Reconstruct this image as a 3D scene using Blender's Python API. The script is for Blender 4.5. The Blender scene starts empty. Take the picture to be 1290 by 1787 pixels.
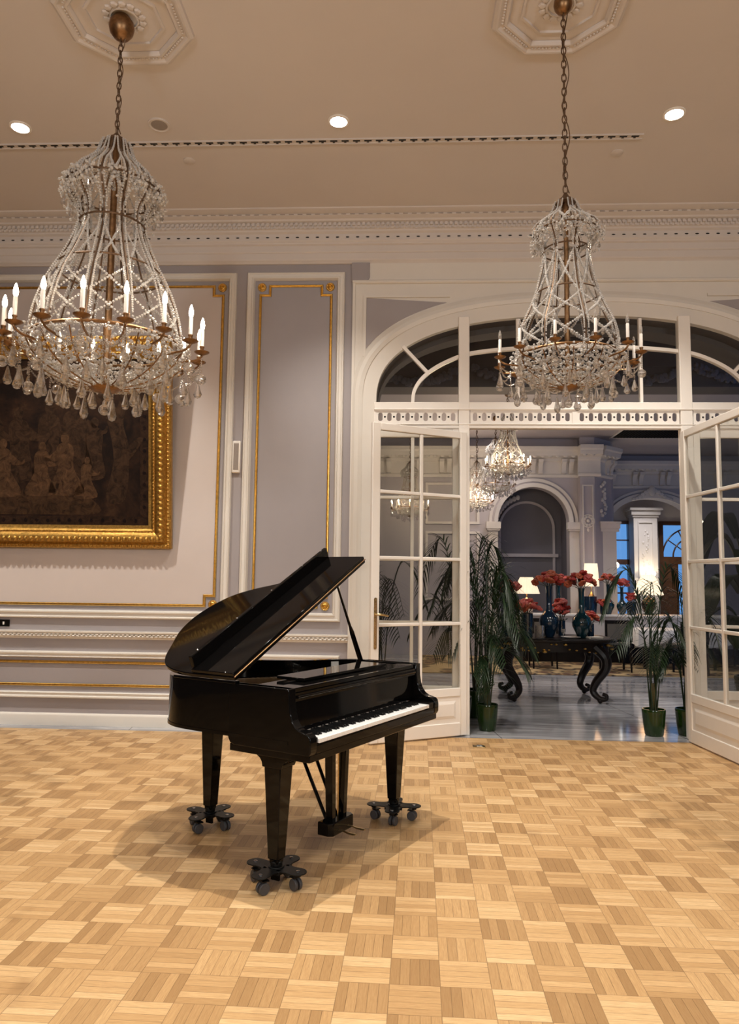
import bpy, math, random
from mathutils import Vector, Matrix
import numpy as np

PI = math.pi
random.seed(7)
SC = bpy.context.scene
COL = SC.collection

# ------------------------------------------------------------------ camera
cam_data = bpy.data.cameras.new('camera')
cam_data.sensor_fit = 'HORIZONTAL'
cam_data.sensor_width = 36.0
cam_data.lens = 1277.0 / 1290.0 * 36.0
cam_data.clip_start = 0.05
cam_data.clip_end = 200.0
cam = bpy.data.objects.new('camera', cam_data)
COL.objects.link(cam)
PITCH, ROLL, YAW = .09199, .01191, -.0468
_f = Vector((math.sin(YAW) * math.cos(PITCH), math.cos(YAW) * math.cos(PITCH), math.sin(PITCH)))
_r0 = Vector((math.cos(YAW), -math.sin(YAW), 0))
_u0 = _r0.cross(_f)
_r = math.cos(ROLL) * _r0 + math.sin(ROLL) * _u0
_u = -math.sin(ROLL) * _r0 + math.cos(ROLL) * _u0
cam.matrix_world = Matrix(((_r.x, _u.x, -_f.x, 0), (_r.y, _u.y, -_f.y, 0), (_r.z, _u.z, -_f.z, 1.5), (0, 0, 0, 1)))
SC.camera = cam

# ------------------------------------------------------------------ look, world, lights
SC.view_settings.view_transform = 'Standard'
SC.view_settings.look = 'None'
SC.view_settings.exposure = 0.21
SC.view_settings.gamma = 1.0
SC.view_settings.use_curve_mapping = False
SC.cycles.use_denoising = True
SC.cycles.max_bounces = 10
SC.cycles.diffuse_bounces = 5
SC.cycles.glossy_bounces = 5
SC.cycles.transmission_bounces = 8
SC.cycles.transparent_max_bounces = 24
SC.cycles.caustics_reflective = False
SC.cycles.caustics_refractive = False
SC.cycles.sample_clamp_indirect = 4.0
SC.cycles.use_adaptive_sampling = True
SC.cycles.adaptive_threshold = 0.02

world = bpy.data.worlds.new('dusk_sky')
SC.world = world
world.use_nodes = True
world.node_tree.nodes['Background'].inputs[0].default_value = (0.10, 0.27, 0.62, 1)
world.node_tree.nodes['Background'].inputs[1].default_value = 1.3

CEIL = 5.25
WARM = (1.0, 0.94, 0.85)

def lamp(name, kind, loc, energy, color, radius=0.05, **kw):
    d = bpy.data.lights.new(name, kind)
    d.energy = energy
    d.color = color
    d.shadow_soft_size = radius
    for k, v in kw.items():
        setattr(d, k, v)
    o = bpy.data.objects.new(name, d)
    o.location = loc
    COL.objects.link(o)
    return o

SPOT_W = 640.0
# the row of downlights by the back wall, three of them in view, turned towards the wall
for sx, sy, k in ((-5.9, 5.68, .5), (-3.24, 5.68, .64), (-.558, 5.674, .40), (2.144, 5.653, .5), (4.85, 5.65, .5)):
    lamp('spotlight_beam', 'SPOT', (sx, sy, CEIL - .06), SPOT_W * k, WARM, .05, spot_size=math.radians(84), spot_blend=1.0).rotation_euler = (math.radians(17), 0, 0)
# the hall's other rows of downlights, just out of view and behind the camera
for sy, k in ((3.95, .40), (2.0, .19), (-1.6, .1), (-4.6, .5)):
    for sx in (-3.1, -.3, 2.5):
        kk = k * (2.2 if (sx == -.3 and sy > 0) else 1.0)
        lamp('spotlight_beam', 'SPOT', (sx, sy, CEIL - .06), SPOT_W * kk, WARM, .035, spot_size=math.radians(97), spot_blend=1.0)
# two unseen fill lights added behind the camera to lift ceiling and upper walls
for px in (-1.9, 4.0):
    lamp('rear_fill_light', 'POINT', (px, -2.6, 3.3), 360, (.95, .98, 1), .4)
# lobby downlights, with one fill spot added
COOL = (1.0, 0.94, 0.92)
for p, e in (((1.2, 12.6, 4.38), 110), ((3.6, 12.4, 4.38), 150), ((6.2, 18.3, 4.38), 230), ((2.2, 14.2, 4.38), 60), ((6.4, 12.4, 4.38), 90), ((-1.5, 12.4, 4.38), 80)):
    lamp('lobby_downlight_or_fill', 'SPOT', p, e, COOL, .05, spot_size=math.radians(110), spot_blend=.8)
lamp('lobby_downlight_or_fill', 'SPOT', (2.95, 9.2, 5.25), 260, COOL, .03, spot_size=math.radians(26), spot_blend=.5)
lamp('lobby_downlight_or_fill', 'SPOT', (2.3, 11.2, 4.38), 45, COOL, .05, spot_size=math.radians(95), spot_blend=1)  # added fill to brighten the marble around the console table
lamp('lobby_downlight_or_fill', 'SPOT', (1.0, 8.6, 5.25), 170, COOL, .05, spot_size=math.radians(60), spot_blend=1)
lamp('lobby_downlight_or_fill', 'SPOT', (4.6, 8.6, 5.25), 200, COOL, .05, spot_size=math.radians(60), spot_blend=1)

# ------------------------------------------------------------------ object helpers
def tag(o, label=None, cat=None, group=None, kind=None):
    if label: o['label'] = label
    if cat: o['category'] = cat
    if group: o['group'] = group
    if kind: o['kind'] = kind
    return o

def thing(name, label=None, cat=None, loc=(0, 0, 0), rotz=0.0, group=None, kind=None, scale=None):
    o = bpy.data.objects.new(name, None)
    o.empty_display_size = .1
    o.location = loc
    o.rotation_euler = (0, 0, rotz)
    if scale: o.scale = (scale,) * 3
    COL.objects.link(o)
    return tag(o, label, cat, group, kind)

def copy_tree(o, parent=None):
    c = o.copy()
    COL.objects.link(c)
    if parent: c.parent = parent
    for ch in [x for x in KIDS.get(o.name, [])]:
        k = copy_tree(ch, c)
    return c

KIDS = {}

def catmull(pts, n=6, closed=False):
    P = [np.array(p, float) for p in pts]
    out = []
    m = len(P)
    rng = range(m) if closed else range(m - 1)
    for i in rng:
        p0 = P[i - 1] if (closed or i > 0) else 2 * P[0] - P[1]
        p1 = P[i]
        p2 = P[(i + 1) % m]
        p3 = P[(i + 2) % m] if (closed or i + 2 < m) else 2 * P[-1] - P[-2]
        for k in range(n):
            t = k / n
            out.append(.5 * ((2 * p1) + (-p0 + p2) * t + (2 * p0 - 5 * p1 + 4 * p2 - p3) * t * t + (-p0 + 3 * p1 - 3 * p2 + p3) * t ** 3))
    if not closed: out.append(P[-1])
    return [tuple(p) for p in out]

ICO_V = []
_g = (1 + 5 ** .5) / 2
for a, b in ((-1, _g), (1, _g), (-1, -_g), (1, -_g)):
    ICO_V.append((a, b, 0))
for a, b in ((-1, _g), (1, _g), (-1, -_g), (1, -_g)):
    ICO_V.append((0, a, b))
for a, b in ((-1, _g), (1, _g), (-1, -_g), (1, -_g)):
    ICO_V.append((b, 0, a))
ICO_V = np.array(ICO_V) / np.linalg.norm(ICO_V[0])
ICO_F = [(0, 11, 5), (0, 5, 1), (0, 1, 7), (0, 7, 10), (0, 10, 11), (1, 5, 9), (5, 11, 4), (11, 10, 2), (10, 7, 6), (7, 1, 8),
         (3, 9, 4), (3, 4, 2), (3, 2, 6), (3, 6, 8), (3, 8, 9), (4, 9, 5), (2, 4, 11), (6, 2, 10), (8, 6, 7), (9, 8, 1)]

class MB:
    """collects shapes and links them as one mesh object"""
    def __init__(self):
        self.v = []
        self.f = []
        self.n = 0
        self.M = None

    def add(self, verts, faces):
        V = np.array(verts, float).reshape(-1, 3)
        if self.M is not None:
            A = np.array(self.M)
            V = V @ A[:3, :3].T + A[:3, 3]
        b = self.n
        self.v.append(V)
        self.f += [tuple(i + b for i in f) for f in faces]
        self.n += len(V)
        return self

    def box(self, lo, hi):
        x0, y0, z0 = lo
        x1, y1, z1 = hi
        return self.add([(x0, y0, z0), (x1, y0, z0), (x1, y1, z0), (x0, y1, z0), (x0, y0, z1), (x1, y0, z1), (x1, y1, z1), (x0, y1, z1)],
                        [(0, 3, 2, 1), (4, 5, 6, 7), (0, 1, 5, 4), (1, 2, 6, 5), (2, 3, 7, 6), (3, 0, 4, 7)])

    def frustum(self, c0, s0, c1, s1):
        v = []
        for c, s in ((c0, s0), (c1, s1)):
            sx, sy = s if isinstance(s, tuple) else (s, s)
            for a, b in ((-1, -1), (1, -1), (1, 1), (-1, 1)):
                v.append((c[0] + a * sx, c[1] + b * sy, c[2]))
        return self.add(v, [(0, 3, 2, 1), (4, 5, 6, 7), (0, 1, 5, 4), (1, 2, 6, 5), (2, 3, 7, 6), (3, 0, 4, 7)])

    def prism(self, poly, a, b, axis='z'):
        """polygon extruded from a to b; axis z: poly=(x,y); axis x: poly=(y,z); axis y: poly=(x,z)"""
        n = len(poly)
        def P(p, t):
            return (p[0], p[1], t) if axis == 'z' else ((t, p[0], p[1]) if axis == 'x' else (p[0], t, p[1]))
        v = [P(p, a) for p in poly] + [P(p, b) for p in poly]
        f = [tuple(range(n - 1, -1, -1)), tuple(range(n, 2 * n))]
        f += [(i, (i + 1) % n, n + (i + 1) % n, n + i) for i in range(n)]
        return self.add(v, f)

    def strip(self, A, B, z0, z1, close=False):
        """wall between two matching 2D outlines A (outer) and B (inner)"""
        n = len(A)
        v = [(p[0], p[1], z) for z in (z0, z1) for q in (A, B) for p in q]
        f = []
        rng = range(n if close else n - 1)
        for i in rng:
            j = (i + 1) % n
            a0, a1, b0, b1 = i, j, n + i, n + j
            A0, A1, B0, B1 = 2 * n + i, 2 * n + j, 3 * n + i, 3 * n + j
            f += [(a0, a1, A1, A0), (b1, b0, B0, B1), (A0, A1, B1, B0), (a1, a0, b0, b1)]
        if not close:
            f += [(0, 2 * n, 3 * n, n), (n - 1, 2 * n - 1, 4 * n - 1, 3 * n - 1)]
        return self.add(v, f)

    def lathe(self, prof, c=(0, 0, 0), n=20, wob=None):
        v = []
        f = []
        m = len(prof)
        for r, z in prof:
            for k in range(n):
                a = 2 * PI * k / n
                rr = r if wob is None else r * (1 + wob * ((k % 2) * 2 - 1))
                v.append((c[0] + rr * math.cos(a), c[1] + rr * math.sin(a), c[2] + z))
        for i in range(m - 1):
            for k in range(n):
                k2 = (k + 1) % n
                f.append((i * n + k, i * n + k2, (i + 1) * n + k2, (i + 1) * n + k))
        if prof[0][0] > 1e-6: f.append(tuple(range(n - 1, -1, -1)))
        if prof[-1][0] > 1e-6: f.append(tuple((m - 1) * n + k for k in range(n)))
        return self.add(v, f)

    def tube(self, pts, r, n=8, closed=False, flat=1.0):
        P = [Vector(p) for p in pts]
        m = len(P)
        R = r if isinstance(r, (list, tuple)) else [r] * m
        v = []
        f = []
        prev = None
        for i in range(m):
            if closed:
                t = P[(i + 1) % m] - P[i - 1]
            else:
                t = P[min(i + 1, m - 1)] - P[max(i - 1, 0)]
            if t.length < 1e-9: t = Vector((0, 0, 1))
            t.normalize()
            if prev is None:
                up = Vector((0, 0, 1)) if abs(t.z) < .95 else Vector((1, 0, 0))
                a = t.cross(up).normalized()
            else:
                a = (prev - t * prev.dot(t))
                if a.length < 1e-6: a = t.orthogonal()
                a.normalize()
            prev = a
            b = t.cross(a)
            for k in range(n):
                q = 2 * PI * k / n
                v.append(tuple(P[i] + (a * math.cos(q) + b * math.sin(q) * flat) * R[i]))
        for i in range(m if closed else m - 1):
            j = (i + 1) % m
            for k in range(n):
                k2 = (k + 1) % n
                f.append((i * n + k, i * n + k2, j * n + k2, j * n + k))
        if not closed:
            f += [tuple(range(n - 1, -1, -1)), tuple((m - 1) * n + k for k in range(n))]
        return self.add(v, f)

    def ball(self, c, r, n=10, m=6, sq=(1, 1, 1)):
        v = [(c[0], c[1], c[2] - r * sq[2])]
        f = []
        for i in range(1, m):
            p = -PI / 2 + PI * i / m
            for k in range(n):
                a = 2 * PI * k / n
                v.append((c[0] + r * sq[0] * math.cos(p) * math.cos(a), c[1] + r * sq[1] * math.cos(p) * math.sin(a), c[2] + r * sq[2] * math.sin(p)))
        v.append((c[0], c[1], c[2] + r * sq[2]))
        for k in range(n):
            f.append((0, 1 + (k + 1) % n, 1 + k))
            f.append((len(v) - 1, 1 + (m - 2) * n + k, 1 + (m - 2) * n + (k + 1) % n))
        for i in range(m - 2):
            for k in range(n):
                k2 = (k + 1) % n
                f.append((1 + i * n + k, 1 + i * n + k2, 1 + (i + 1) * n + k2, 1 + (i + 1) * n + k))
        return self.add(v, f)

    def beads(self, pts, r):
        P = np.array(pts, float).reshape(-1, 3)
        if len(P) == 0: return self
        R = np.full(len(P), r) if np.isscalar(r) else np.array(r)
        V = (P[:, None, :] + ICO_V[None] * R[:, None, None]).reshape(-1, 3)
        F = (np.array(ICO_F)[None] + 12 * np.arange(len(P))[:, None, None]).reshape(-1, 3)
        return self.add(V, [tuple(x) for x in F.tolist()])

    def drop(self, c, h, w, n=6):
        """faceted crystal drop hanging below c"""
        prof = [(.08 * w, 0), (.16 * w, -.12 * h), (.32 * w, -.45 * h), (.5 * w, -.74 * h), (.34 * w, -.92 * h), (.02 * w, -h)]
        return self.lathe(prof[::-1], c, n)

    def sweep(self, prof, path, flip=1):
        """moulding: prof = (out, up) pairs swept along horizontal x from path[0] to path[1] at wall y"""
        (x0, x1, y) = path
        n = len(prof)
        v = [(x0, y - p[0], p[1]) for p in prof] + [(x1, y - p[0], p[1]) for p in prof]
        f = [(i, i + 1, n + i + 1, n + i) for i in range(n - 1)]
        f += [tuple(range(n)), tuple(range(2 * n - 1, n - 1, -1))]
        return self.add(v, f)

    def frame(self, loop, prof, y):
        """mitred moulding on the wall: closed xz loop (counter-clockwise seen from the room), prof=(inset, out)"""
        n = len(loop)
        m = len(prof)
        v = []
        for i in range(n):
            p = np.array(loop[i])
            d0 = p - np.array(loop[i - 1])
            d1 = np.array(loop[(i + 1) % n]) - p
            d0 = d0 / np.linalg.norm(d0)
            d1 = d1 / np.linalg.norm(d1)
            n0 = np.array((-d0[1], d0[0]))
            n1 = np.array((-d1[1], d1[0]))
            k = (n0 + n1) / (1 + n0 @ n1)
            for ins, out in prof:
                q = p + k * ins
                v.append((q[0], y - out, q[1]))
        f = []
        for i in range(n):
            j = (i + 1) % n
            for k in range(m - 1):
                f.append((i * m + k, j * m + k, j * m + k + 1, i * m + k + 1))
        return self.add(v, f)

    def build(self, name, mat, parent=None, bevel=0, smooth=35, loc=None):
        me = bpy.data.meshes.new(name)
        V = np.concatenate(self.v) if self.v else np.zeros((0, 3))
        me.from_pydata(V.tolist(), [], self.f)
        if smooth:
            me.polygons.foreach_set('use_smooth', [True] * len(me.polygons))
            try:
                me.set_sharp_from_angle(angle=math.radians(smooth))
            except Exception:
                pass
        me.materials.append(mat)
        o = bpy.data.objects.new(name, me)
        COL.objects.link(o)
        if loc is not None: o.location = loc
        if parent is not None:
            o.parent = parent
            KIDS.setdefault(parent.name, []).append(o)
        if bevel:
            b = o.modifiers.new('bevel', 'BEVEL')
            b.width = bevel
            b.segments = 2
            b.limit_method = 'ANGLE'
            b.angle_limit = math.radians(40)
        return o

def link_copy(src, parent, loc=None, rot=None, scale=None):
    """copy of a part (shared mesh) under a parent"""
    c = src.copy()
    COL.objects.link(c)
    c.parent = parent
    if loc is not None: c.location = loc
    if rot is not None: c.rotation_euler = rot
    if scale is not None: c.scale = scale
    KIDS.setdefault(parent.name, []).append(c)
    return c

# ------------------------------------------------------------------ materials
def lin(r, g, b):
    def c(x):
        x /= 255.0
        return x / 12.92 if x <= .04045 else ((x + .055) / 1.055) ** 2.4
    return (c(r), c(g), c(b), 1)

class NT:
    def __init__(self, name):
        self.m = bpy.data.materials.new(name)
        self.m.use_nodes = True
        self.t = self.m.node_tree
        self.bsdf = self.t.nodes['Principled BSDF']
        self.out = self.t.nodes['Material Output']

    def node(self, kind, **kw):
        n = self.t.nodes.new(kind)
        for k, v in kw.items(): setattr(n, k, v)
        return n

    def link(self, a, b): self.t.links.new(a, b)

    def val(self, sock, v):
        if hasattr(v, 'is_output') or isinstance(v, bpy.types.NodeSocket): self.link(v, sock)
        else: sock.default_value = v

    def math(self, op, a, b=0.0, c=None):
        n = self.node('ShaderNodeMath', operation=op)
        self.val(n.inputs[0], a)
        self.val(n.inputs[1], b)
        if c is not None: self.val(n.inputs[2], c)
        return n.outputs[0]

    def mix(self, fac, a, b, blend='MIX'):
        n = self.node('ShaderNodeMix', data_type='RGBA', blend_type=blend)
        self.val(n.inputs[0], fac)
        self.val(n.inputs[6], a)
        self.val(n.inputs[7], b)
        return n.outputs[2]

    def ramp(self, fac, stops):
        n = self.node('ShaderNodeValToRGB')
        e = n.color_ramp.elements
        while len(e) < len(stops): e.new(.5)
        for k, (p, c) in enumerate(stops):
            e[k].position = p
            e[k].color = c
        self.val(n.inputs[0], fac)
        return n.outputs[0]

    def noise(self, vec, scale, detail=3, rough=.5, dist=0):
        n = self.node('ShaderNodeTexNoise')
        self.val(n.inputs['Vector'], vec)
        n.inputs['Scale'].default_value = scale
        n.inputs['Detail'].default_value = detail
        n.inputs['Roughness'].default_value = rough
        n.inputs['Distortion'].default_value = dist
        return n.outputs['Fac']

    def coord(self): return self.node('ShaderNodeTexCoord').outputs['Object']

    def bump(self, h, strength=.2, dist=.01):
        n = self.node('ShaderNodeBump')
        n.inputs['Strength'].default_value = strength
        n.inputs['Distance'].default_value = dist
        self.val(n.inputs['Height'], h)
        self.link(n.outputs[0], self.bsdf.inputs['Normal'])

    def set(self, **kw):
        for k, v in kw.items(): self.val(self.bsdf.inputs[k.replace('_', ' ')], v)
        return self

def paint(name, col, rough=.5, metal=0.0, var=.06, scale=6.0, bump=0.0, spec=.5, coat=0.0):
    """painted, lacquered or metal surface with a slight mottling of its own"""
    N = NT(name)
    co = N.coord()
    nz = N.noise(co, scale, 4, .6)
    lo = tuple(c * (1 - var) for c in col[:3]) + (1,)
    hi = tuple(min(1, c * (1 + var)) for c in col[:3]) + (1,)
    N.set(Base_Color=N.ramp(nz, [(.3, lo), (.7, hi)]), Roughness=rough, Metallic=metal)
    N.bsdf.inputs['Specular IOR Level'].default_value = spec
    if coat:
        N.bsdf.inputs['Coat Weight'].default_value = coat
        N.bsdf.inputs['Coat Roughness'].default_value = .04
    if bump: N.bump(N.noise(co, scale * 8, 3), bump, .004)
    return N.m

def glow(name, col, strength, rough=.5):
    N = NT(name)
    N.set(Base_Color=col, Roughness=rough)
    N.bsdf.inputs['Emission Color'].default_value = col
    N.bsdf.inputs['Emission Strength'].default_value = strength
    return N.m

M = {}
M['white'] = paint('ivory_paint', lin(222, 216, 207), .45, var=.02, scale=3, bump=.03)
M['white2'] = paint('white_gloss_paint', lin(240, 234, 226), .32, var=.015, scale=4)
M['lilac'] = paint('lilac_grey_paint', lin(160, 153, 154), .55, var=.02, scale=2, bump=.03)
M['sidewall'] = paint('taupe_wall_paint', lin(84, 76, 72), .6, var=.02, scale=2)
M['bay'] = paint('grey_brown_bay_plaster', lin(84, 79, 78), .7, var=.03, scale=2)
M['pink'] = paint('pale_rose_panel_paint', lin(206, 194, 188), .6, var=.02, scale=2)
M['ceil'] = paint('ceiling_paint', lin(212, 204, 198), .7, var=.015, scale=1.5)
M['gold'] = paint('gilding', (.72, .46, .13, 1), .34, 1.0, var=.18, scale=30)
M['goldframe'] = paint('carved_gilt_wood', (.52, .30, .075, 1), .36, 1.0, var=.35, scale=45, bump=.5)
M['bronze'] = paint('aged_bronze', (.26, .145, .07, 1), .4, 1.0, var=.25, scale=40)
M['bronze2'] = paint('dull_bronze_rib', (.16, .10, .062, 1), .5, .8, var=.2, scale=40)
M['brass'] = paint('brass', (.62, .45, .22, 1), .3, 1.0, var=.2, scale=60)
M['chrome'] = paint('steel', (.6, .6, .6, 1), .25, 1.0, var=.05)
M['black'] = paint('black_piano_lacquer', (.0028, .0025, .0025, 1), .05, 0, var=.1, scale=2, spec=.19)
M['blackwood'] = paint('black_satin_lacquer', (.005, .0045, .004, 1), .2, 0, var=.15, scale=4, spec=.3)
M['blackmetal'] = paint('black_painted_steel', (.005, .005, .005, 1), .36, 0, var=.15, scale=20, spec=.2)
M['rubber'] = paint('grey_rubber', (.055, .053, .056, 1), .55, 0, var=.1, scale=30)
M['ivorykey'] = paint('white_key_plastic', lin(238, 238, 236), .2, 0, var=.01)
M['ebony'] = paint('black_key', (.006, .006, .006, 1), .18, 0)
M['cream_candle'] = paint('candle_sleeve', lin(240, 232, 222), .5, 0, var=.03)
M['dark'] = paint('dark_opening', (.012, .010, .009, 1), .7, 0)
M['greymesh'] = paint('grey_speaker_cloth', lin(150, 140, 132), .8, 0, var=.05, scale=80)
M['bulb_on'] = glow('lit_candle_bulb', (1, .84, .66, 1), 26)
M['spot_on'] = glow('lit_spotlight_lens', (1, .93, .84, 1), 30)
M['shade_on'] = glow('lit_lamp_shade', (1, .82, .58, 1), .8)
M['globe_on'] = glow('lit_glass_globe', (1, .90, .72, 1), 4.0)

def crystal(name, tint, diff, gloss):
    N = NT(name)
    tr = N.node('ShaderNodeBsdfTransparent')
    tr.inputs[0].default_value = (tint, tint * .99, tint * .97, 1)
    gl = N.node('ShaderNodeBsdfGlossy')
    gl.inputs['Roughness'].default_value = .06
    gl.inputs['Color'].default_value = (1, .97, .93, 1)
    df = N.node('ShaderNodeBsdfDiffuse')
    df.inputs[0].default_value = (.80, .77, .73, 1)
    lw = N.node('ShaderNodeLayerWeight')
    lw.inputs[0].default_value = gloss
    m1 = N.node('ShaderNodeMixShader')
    N.link(lw.outputs['Facing'], m1.inputs[0])
    N.link(tr.outputs[0], m1.inputs[1])
    N.link(gl.outputs[0], m1.inputs[2])
    m2 = N.node('ShaderNodeMixShader')
    m2.inputs[0].default_value = diff
    N.link(m1.outputs[0], m2.inputs[1])
    N.link(df.outputs[0], m2.inputs[2])
    N.link(m2.outputs[0], N.out.inputs[0])
    return N.m

M['bead'] = crystal('cut_glass_bead', .86, .46, .5)

def cut_glass(name):
    N = NT(name)
    g = N.node('ShaderNodeBsdfGlass')
    g.inputs['IOR'].default_value = 1.5
    g.inputs['Roughness'].default_value = 0.0
    tr = N.node('ShaderNodeBsdfTransparent')
    gl = N.node('ShaderNodeBsdfGlossy')
    gl.inputs['Roughness'].default_value = .03
    m = N.node('ShaderNodeMixShader')
    m.inputs[0].default_value = .35
    N.link(g.outputs[0], m.inputs[1])
    N.link(tr.outputs[0], m.inputs[2])
    m2 = N.node('ShaderNodeMixShader')
    m2.inputs[0].default_value = .12
    N.link(m.outputs[0], m2.inputs[1])
    N.link(gl.outputs[0], m2.inputs[2])
    N.link(m2.outputs[0], N.out.inputs[0])
    return N.m

M['crystal'] = cut_glass('clear_crystal')

def pane_glass(name, tint=.93, refl=1.0):
    N = NT(name)
    tr = N.node('ShaderNodeBsdfTransparent')
    tr.inputs[0].default_value = (tint, tint, tint * .98, 1)
    gl = N.node('ShaderNodeBsdfGlossy')
    gl.inputs['Roughness'].default_value = .004
    co = N.coord()
    lw = N.node('ShaderNodeLayerWeight')
    lw.inputs[0].default_value = .5
    fr = N.math('ADD', .022, N.math('MULTIPLY', .55, N.math('POWER', lw.outputs['Facing'], 4.0)))
    bp = N.node('ShaderNodeBump')
    bp.inputs['Strength'].default_value = .06
    bp.inputs['Distance'].default_value = .02
    N.link(N.noise(co, 7, 2), bp.inputs['Height'])
    N.link(bp.outputs[0], gl.inputs['Normal'])
    m = N.node('ShaderNodeMixShader')
    N.link(N.math('MINIMUM', N.math('MULTIPLY', fr, refl), 1.0), m.inputs[0])
    N.link(tr.outputs[0], m.inputs[1])
    N.link(gl.outputs[0], m.inputs[2])
    N.link(m.outputs[0], N.out.inputs[0])
    return N.m

M['pane'] = pane_glass('old_window_glass', .90, 1.3)
M['bulbglass'] = crystal('clear_bulb_glass', .9, .16, .55)

def parquet():
    N = NT('oak_mosaic_parquet')
    co = N.coord()
    mp = N.node('ShaderNodeMapping', vector_type='TEXTURE')
    mp.inputs['Location'].default_value = (-.0159, 4.0125, 0)
    mp.inputs['Rotation'].default_value = (0, 0, -.0208)
    mp.inputs['Scale'].default_value = (.18917, .18917, 1)
    N.link(co, mp.inputs[0])
    sp = N.node('ShaderNodeSeparateXYZ')
    N.link(mp.outputs[0], sp.inputs[0])
    u, v = sp.outputs[0], sp.outputs[1]
    fu, fv = N.math('FLOOR', u), N.math('FLOOR', v)
    lu, lv = N.math('SUBTRACT', u, fu), N.math('SUBTRACT', v, fv)
    par = N.math('FLOORED_MODULO', N.math('ADD', fu, fv), 2.0)      # 1: strips run along x
    ipar = N.math('SUBTRACT', 1.0, par)
    s = N.math('MULTIPLY', N.math('ADD', N.math('MULTIPLY', lv, par), N.math('MULTIPLY', lu, ipar)), 5.0)
    a = N.math('ADD', N.math('MULTIPLY', lu, par), N.math('MULTIPLY', lv, ipar))
    sid = N.math('FLOOR', s)
    ls = N.math('SUBTRACT', s, sid)
    cv = N.node('ShaderNodeCombineXYZ')
    N.link(fu, cv.inputs[0])
    N.link(fv, cv.inputs[1])
    N.link(sid, cv.inputs[2])
    wn = N.node('ShaderNodeTexWhiteNoise')
    N.link(cv.outputs[0], wn.inputs[0])
    rnd = wn.outputs['Value']
    cv2 = N.node('ShaderNodeCombineXYZ')
    N.link(fu, cv2.inputs[0])
    N.link(fv, cv2.inputs[1])
    wn2 = N.node('ShaderNodeTexWhiteNoise')
    N.link(cv2.outputs[0], wn2.inputs[0])
    tone = N.math('ADD', N.math('ADD', N.math('MULTIPLY', rnd, .36), N.math('MULTIPLY', wn2.outputs['Value'], .26)), N.math('MULTIPLY', par, .28))  # strips along x lightened: directional sheen put into the colour
    base = N.ramp(tone, [(.10, lin(164, 129, 86)), (.40, lin(196, 158, 109)), (.62, lin(213, 176, 126)), (.92, lin(232, 199, 150))])
    # grain
    gv = N.node('ShaderNodeCombineXYZ')
    N.link(N.math('ADD', N.math('MULTIPLY', a, .9), N.math('MULTIPLY', rnd, 37.0)), gv.inputs[0])
    N.link(N.math('ADD', N.math('MULTIPLY', ls, 3.4), N.math('MULTIPLY', rnd, 91.0)), gv.inputs[1])
    g1 = N.noise(gv.outputs[0], 3.0, 6, .72, .6)
    col = N.mix(N.math('MULTIPLY', N.math('SUBTRACT', g1, .36), 1.55), base, lin(142, 100, 60))
    knots = N.ramp(N.noise(co, 3.1, 2, .5), [(.66, (0, 0, 0, 1)), (.78, (1, 1, 1, 1))])
    col = N.mix(N.math('MULTIPLY', knots, .35), col, lin(96, 62, 34))
    # gaps
    def edge(x, w):
        d = N.math('MINIMUM', x, N.math('SUBTRACT', 1.0, x))
        return N.math('LESS_THAN', d, w)
    gap = N.math('MAXIMUM', edge(ls, .028), edge(a, .008))
    gapn = N.math('MULTIPLY', gap, N.math('ADD', .25, N.math('MULTIPLY', N.noise(co, 9, 2), .75)))
    col = N.mix(N.math('MULTIPLY', gapn, .85), col, lin(70, 44, 24))
    N.set(Base_Color=col, Roughness=N.math('ADD', .30, N.math('MULTIPLY', g1, .22)))
    N.bsdf.inputs['Specular IOR Level'].default_value = .4
    N.bump(N.math('SUBTRACT', 1.0, gap), .12, .002)
    return N.m

def marble():
    N = NT('grey_veined_marble')
    co = N.coord()
    mp = N.node('ShaderNodeMapping')
    mp.inputs['Scale'].default_value = (.5, 3.2, 1)
    N.link(co, mp.inputs[0])
    n1 = N.noise(mp.outputs[0], 1.4, 6, .62, .8)
    col = N.ramp(n1, [(.30, lin(112, 112, 116)), (.48, lin(150, 150, 154)), (.60, lin(184, 184, 186)), (.72, lin(136, 136, 140))])
    sp = N.node('ShaderNodeSeparateXYZ')
    N.link(co, sp.inputs[0])
    x = N.math('MULTIPLY', N.math('ADD', sp.outputs[0], N.math('MULTIPLY', sp.outputs[1], .12)), .55)
    fx = N.math('FRACT', x)
    y = N.math('FRACT', N.math('MULTIPLY', sp.outputs[1], .38))
    d = N.math('MINIMUM', N.math('LESS_THAN', fx, .006), 1.0)
    d = N.math('MAXIMUM', d, N.math('LESS_THAN', y, .003))
    col = N.mix(N.math('MULTIPLY', d, .6), col, lin(50, 50, 52))
    N.set(Base_Color=col, Roughness=.09)
    return N.m

def rug_mat():
    N = NT('patterned_rug_wool')
    co = N.coord()
    v = N.node('ShaderNodeTexVoronoi')
    v.inputs['Scale'].default_value = 3.2
    N.link(co, v.inputs['Vector'])
    col = N.ramp(v.outputs['Distance'], [(.18, lin(70, 38, 30)), (.3, lin(150, 120, 80)), (.42, lin(40, 34, 30)), (.6, lin(176, 150, 108))])
    N.set(Base_Color=col, Roughness=.95)
    return N.m

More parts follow.
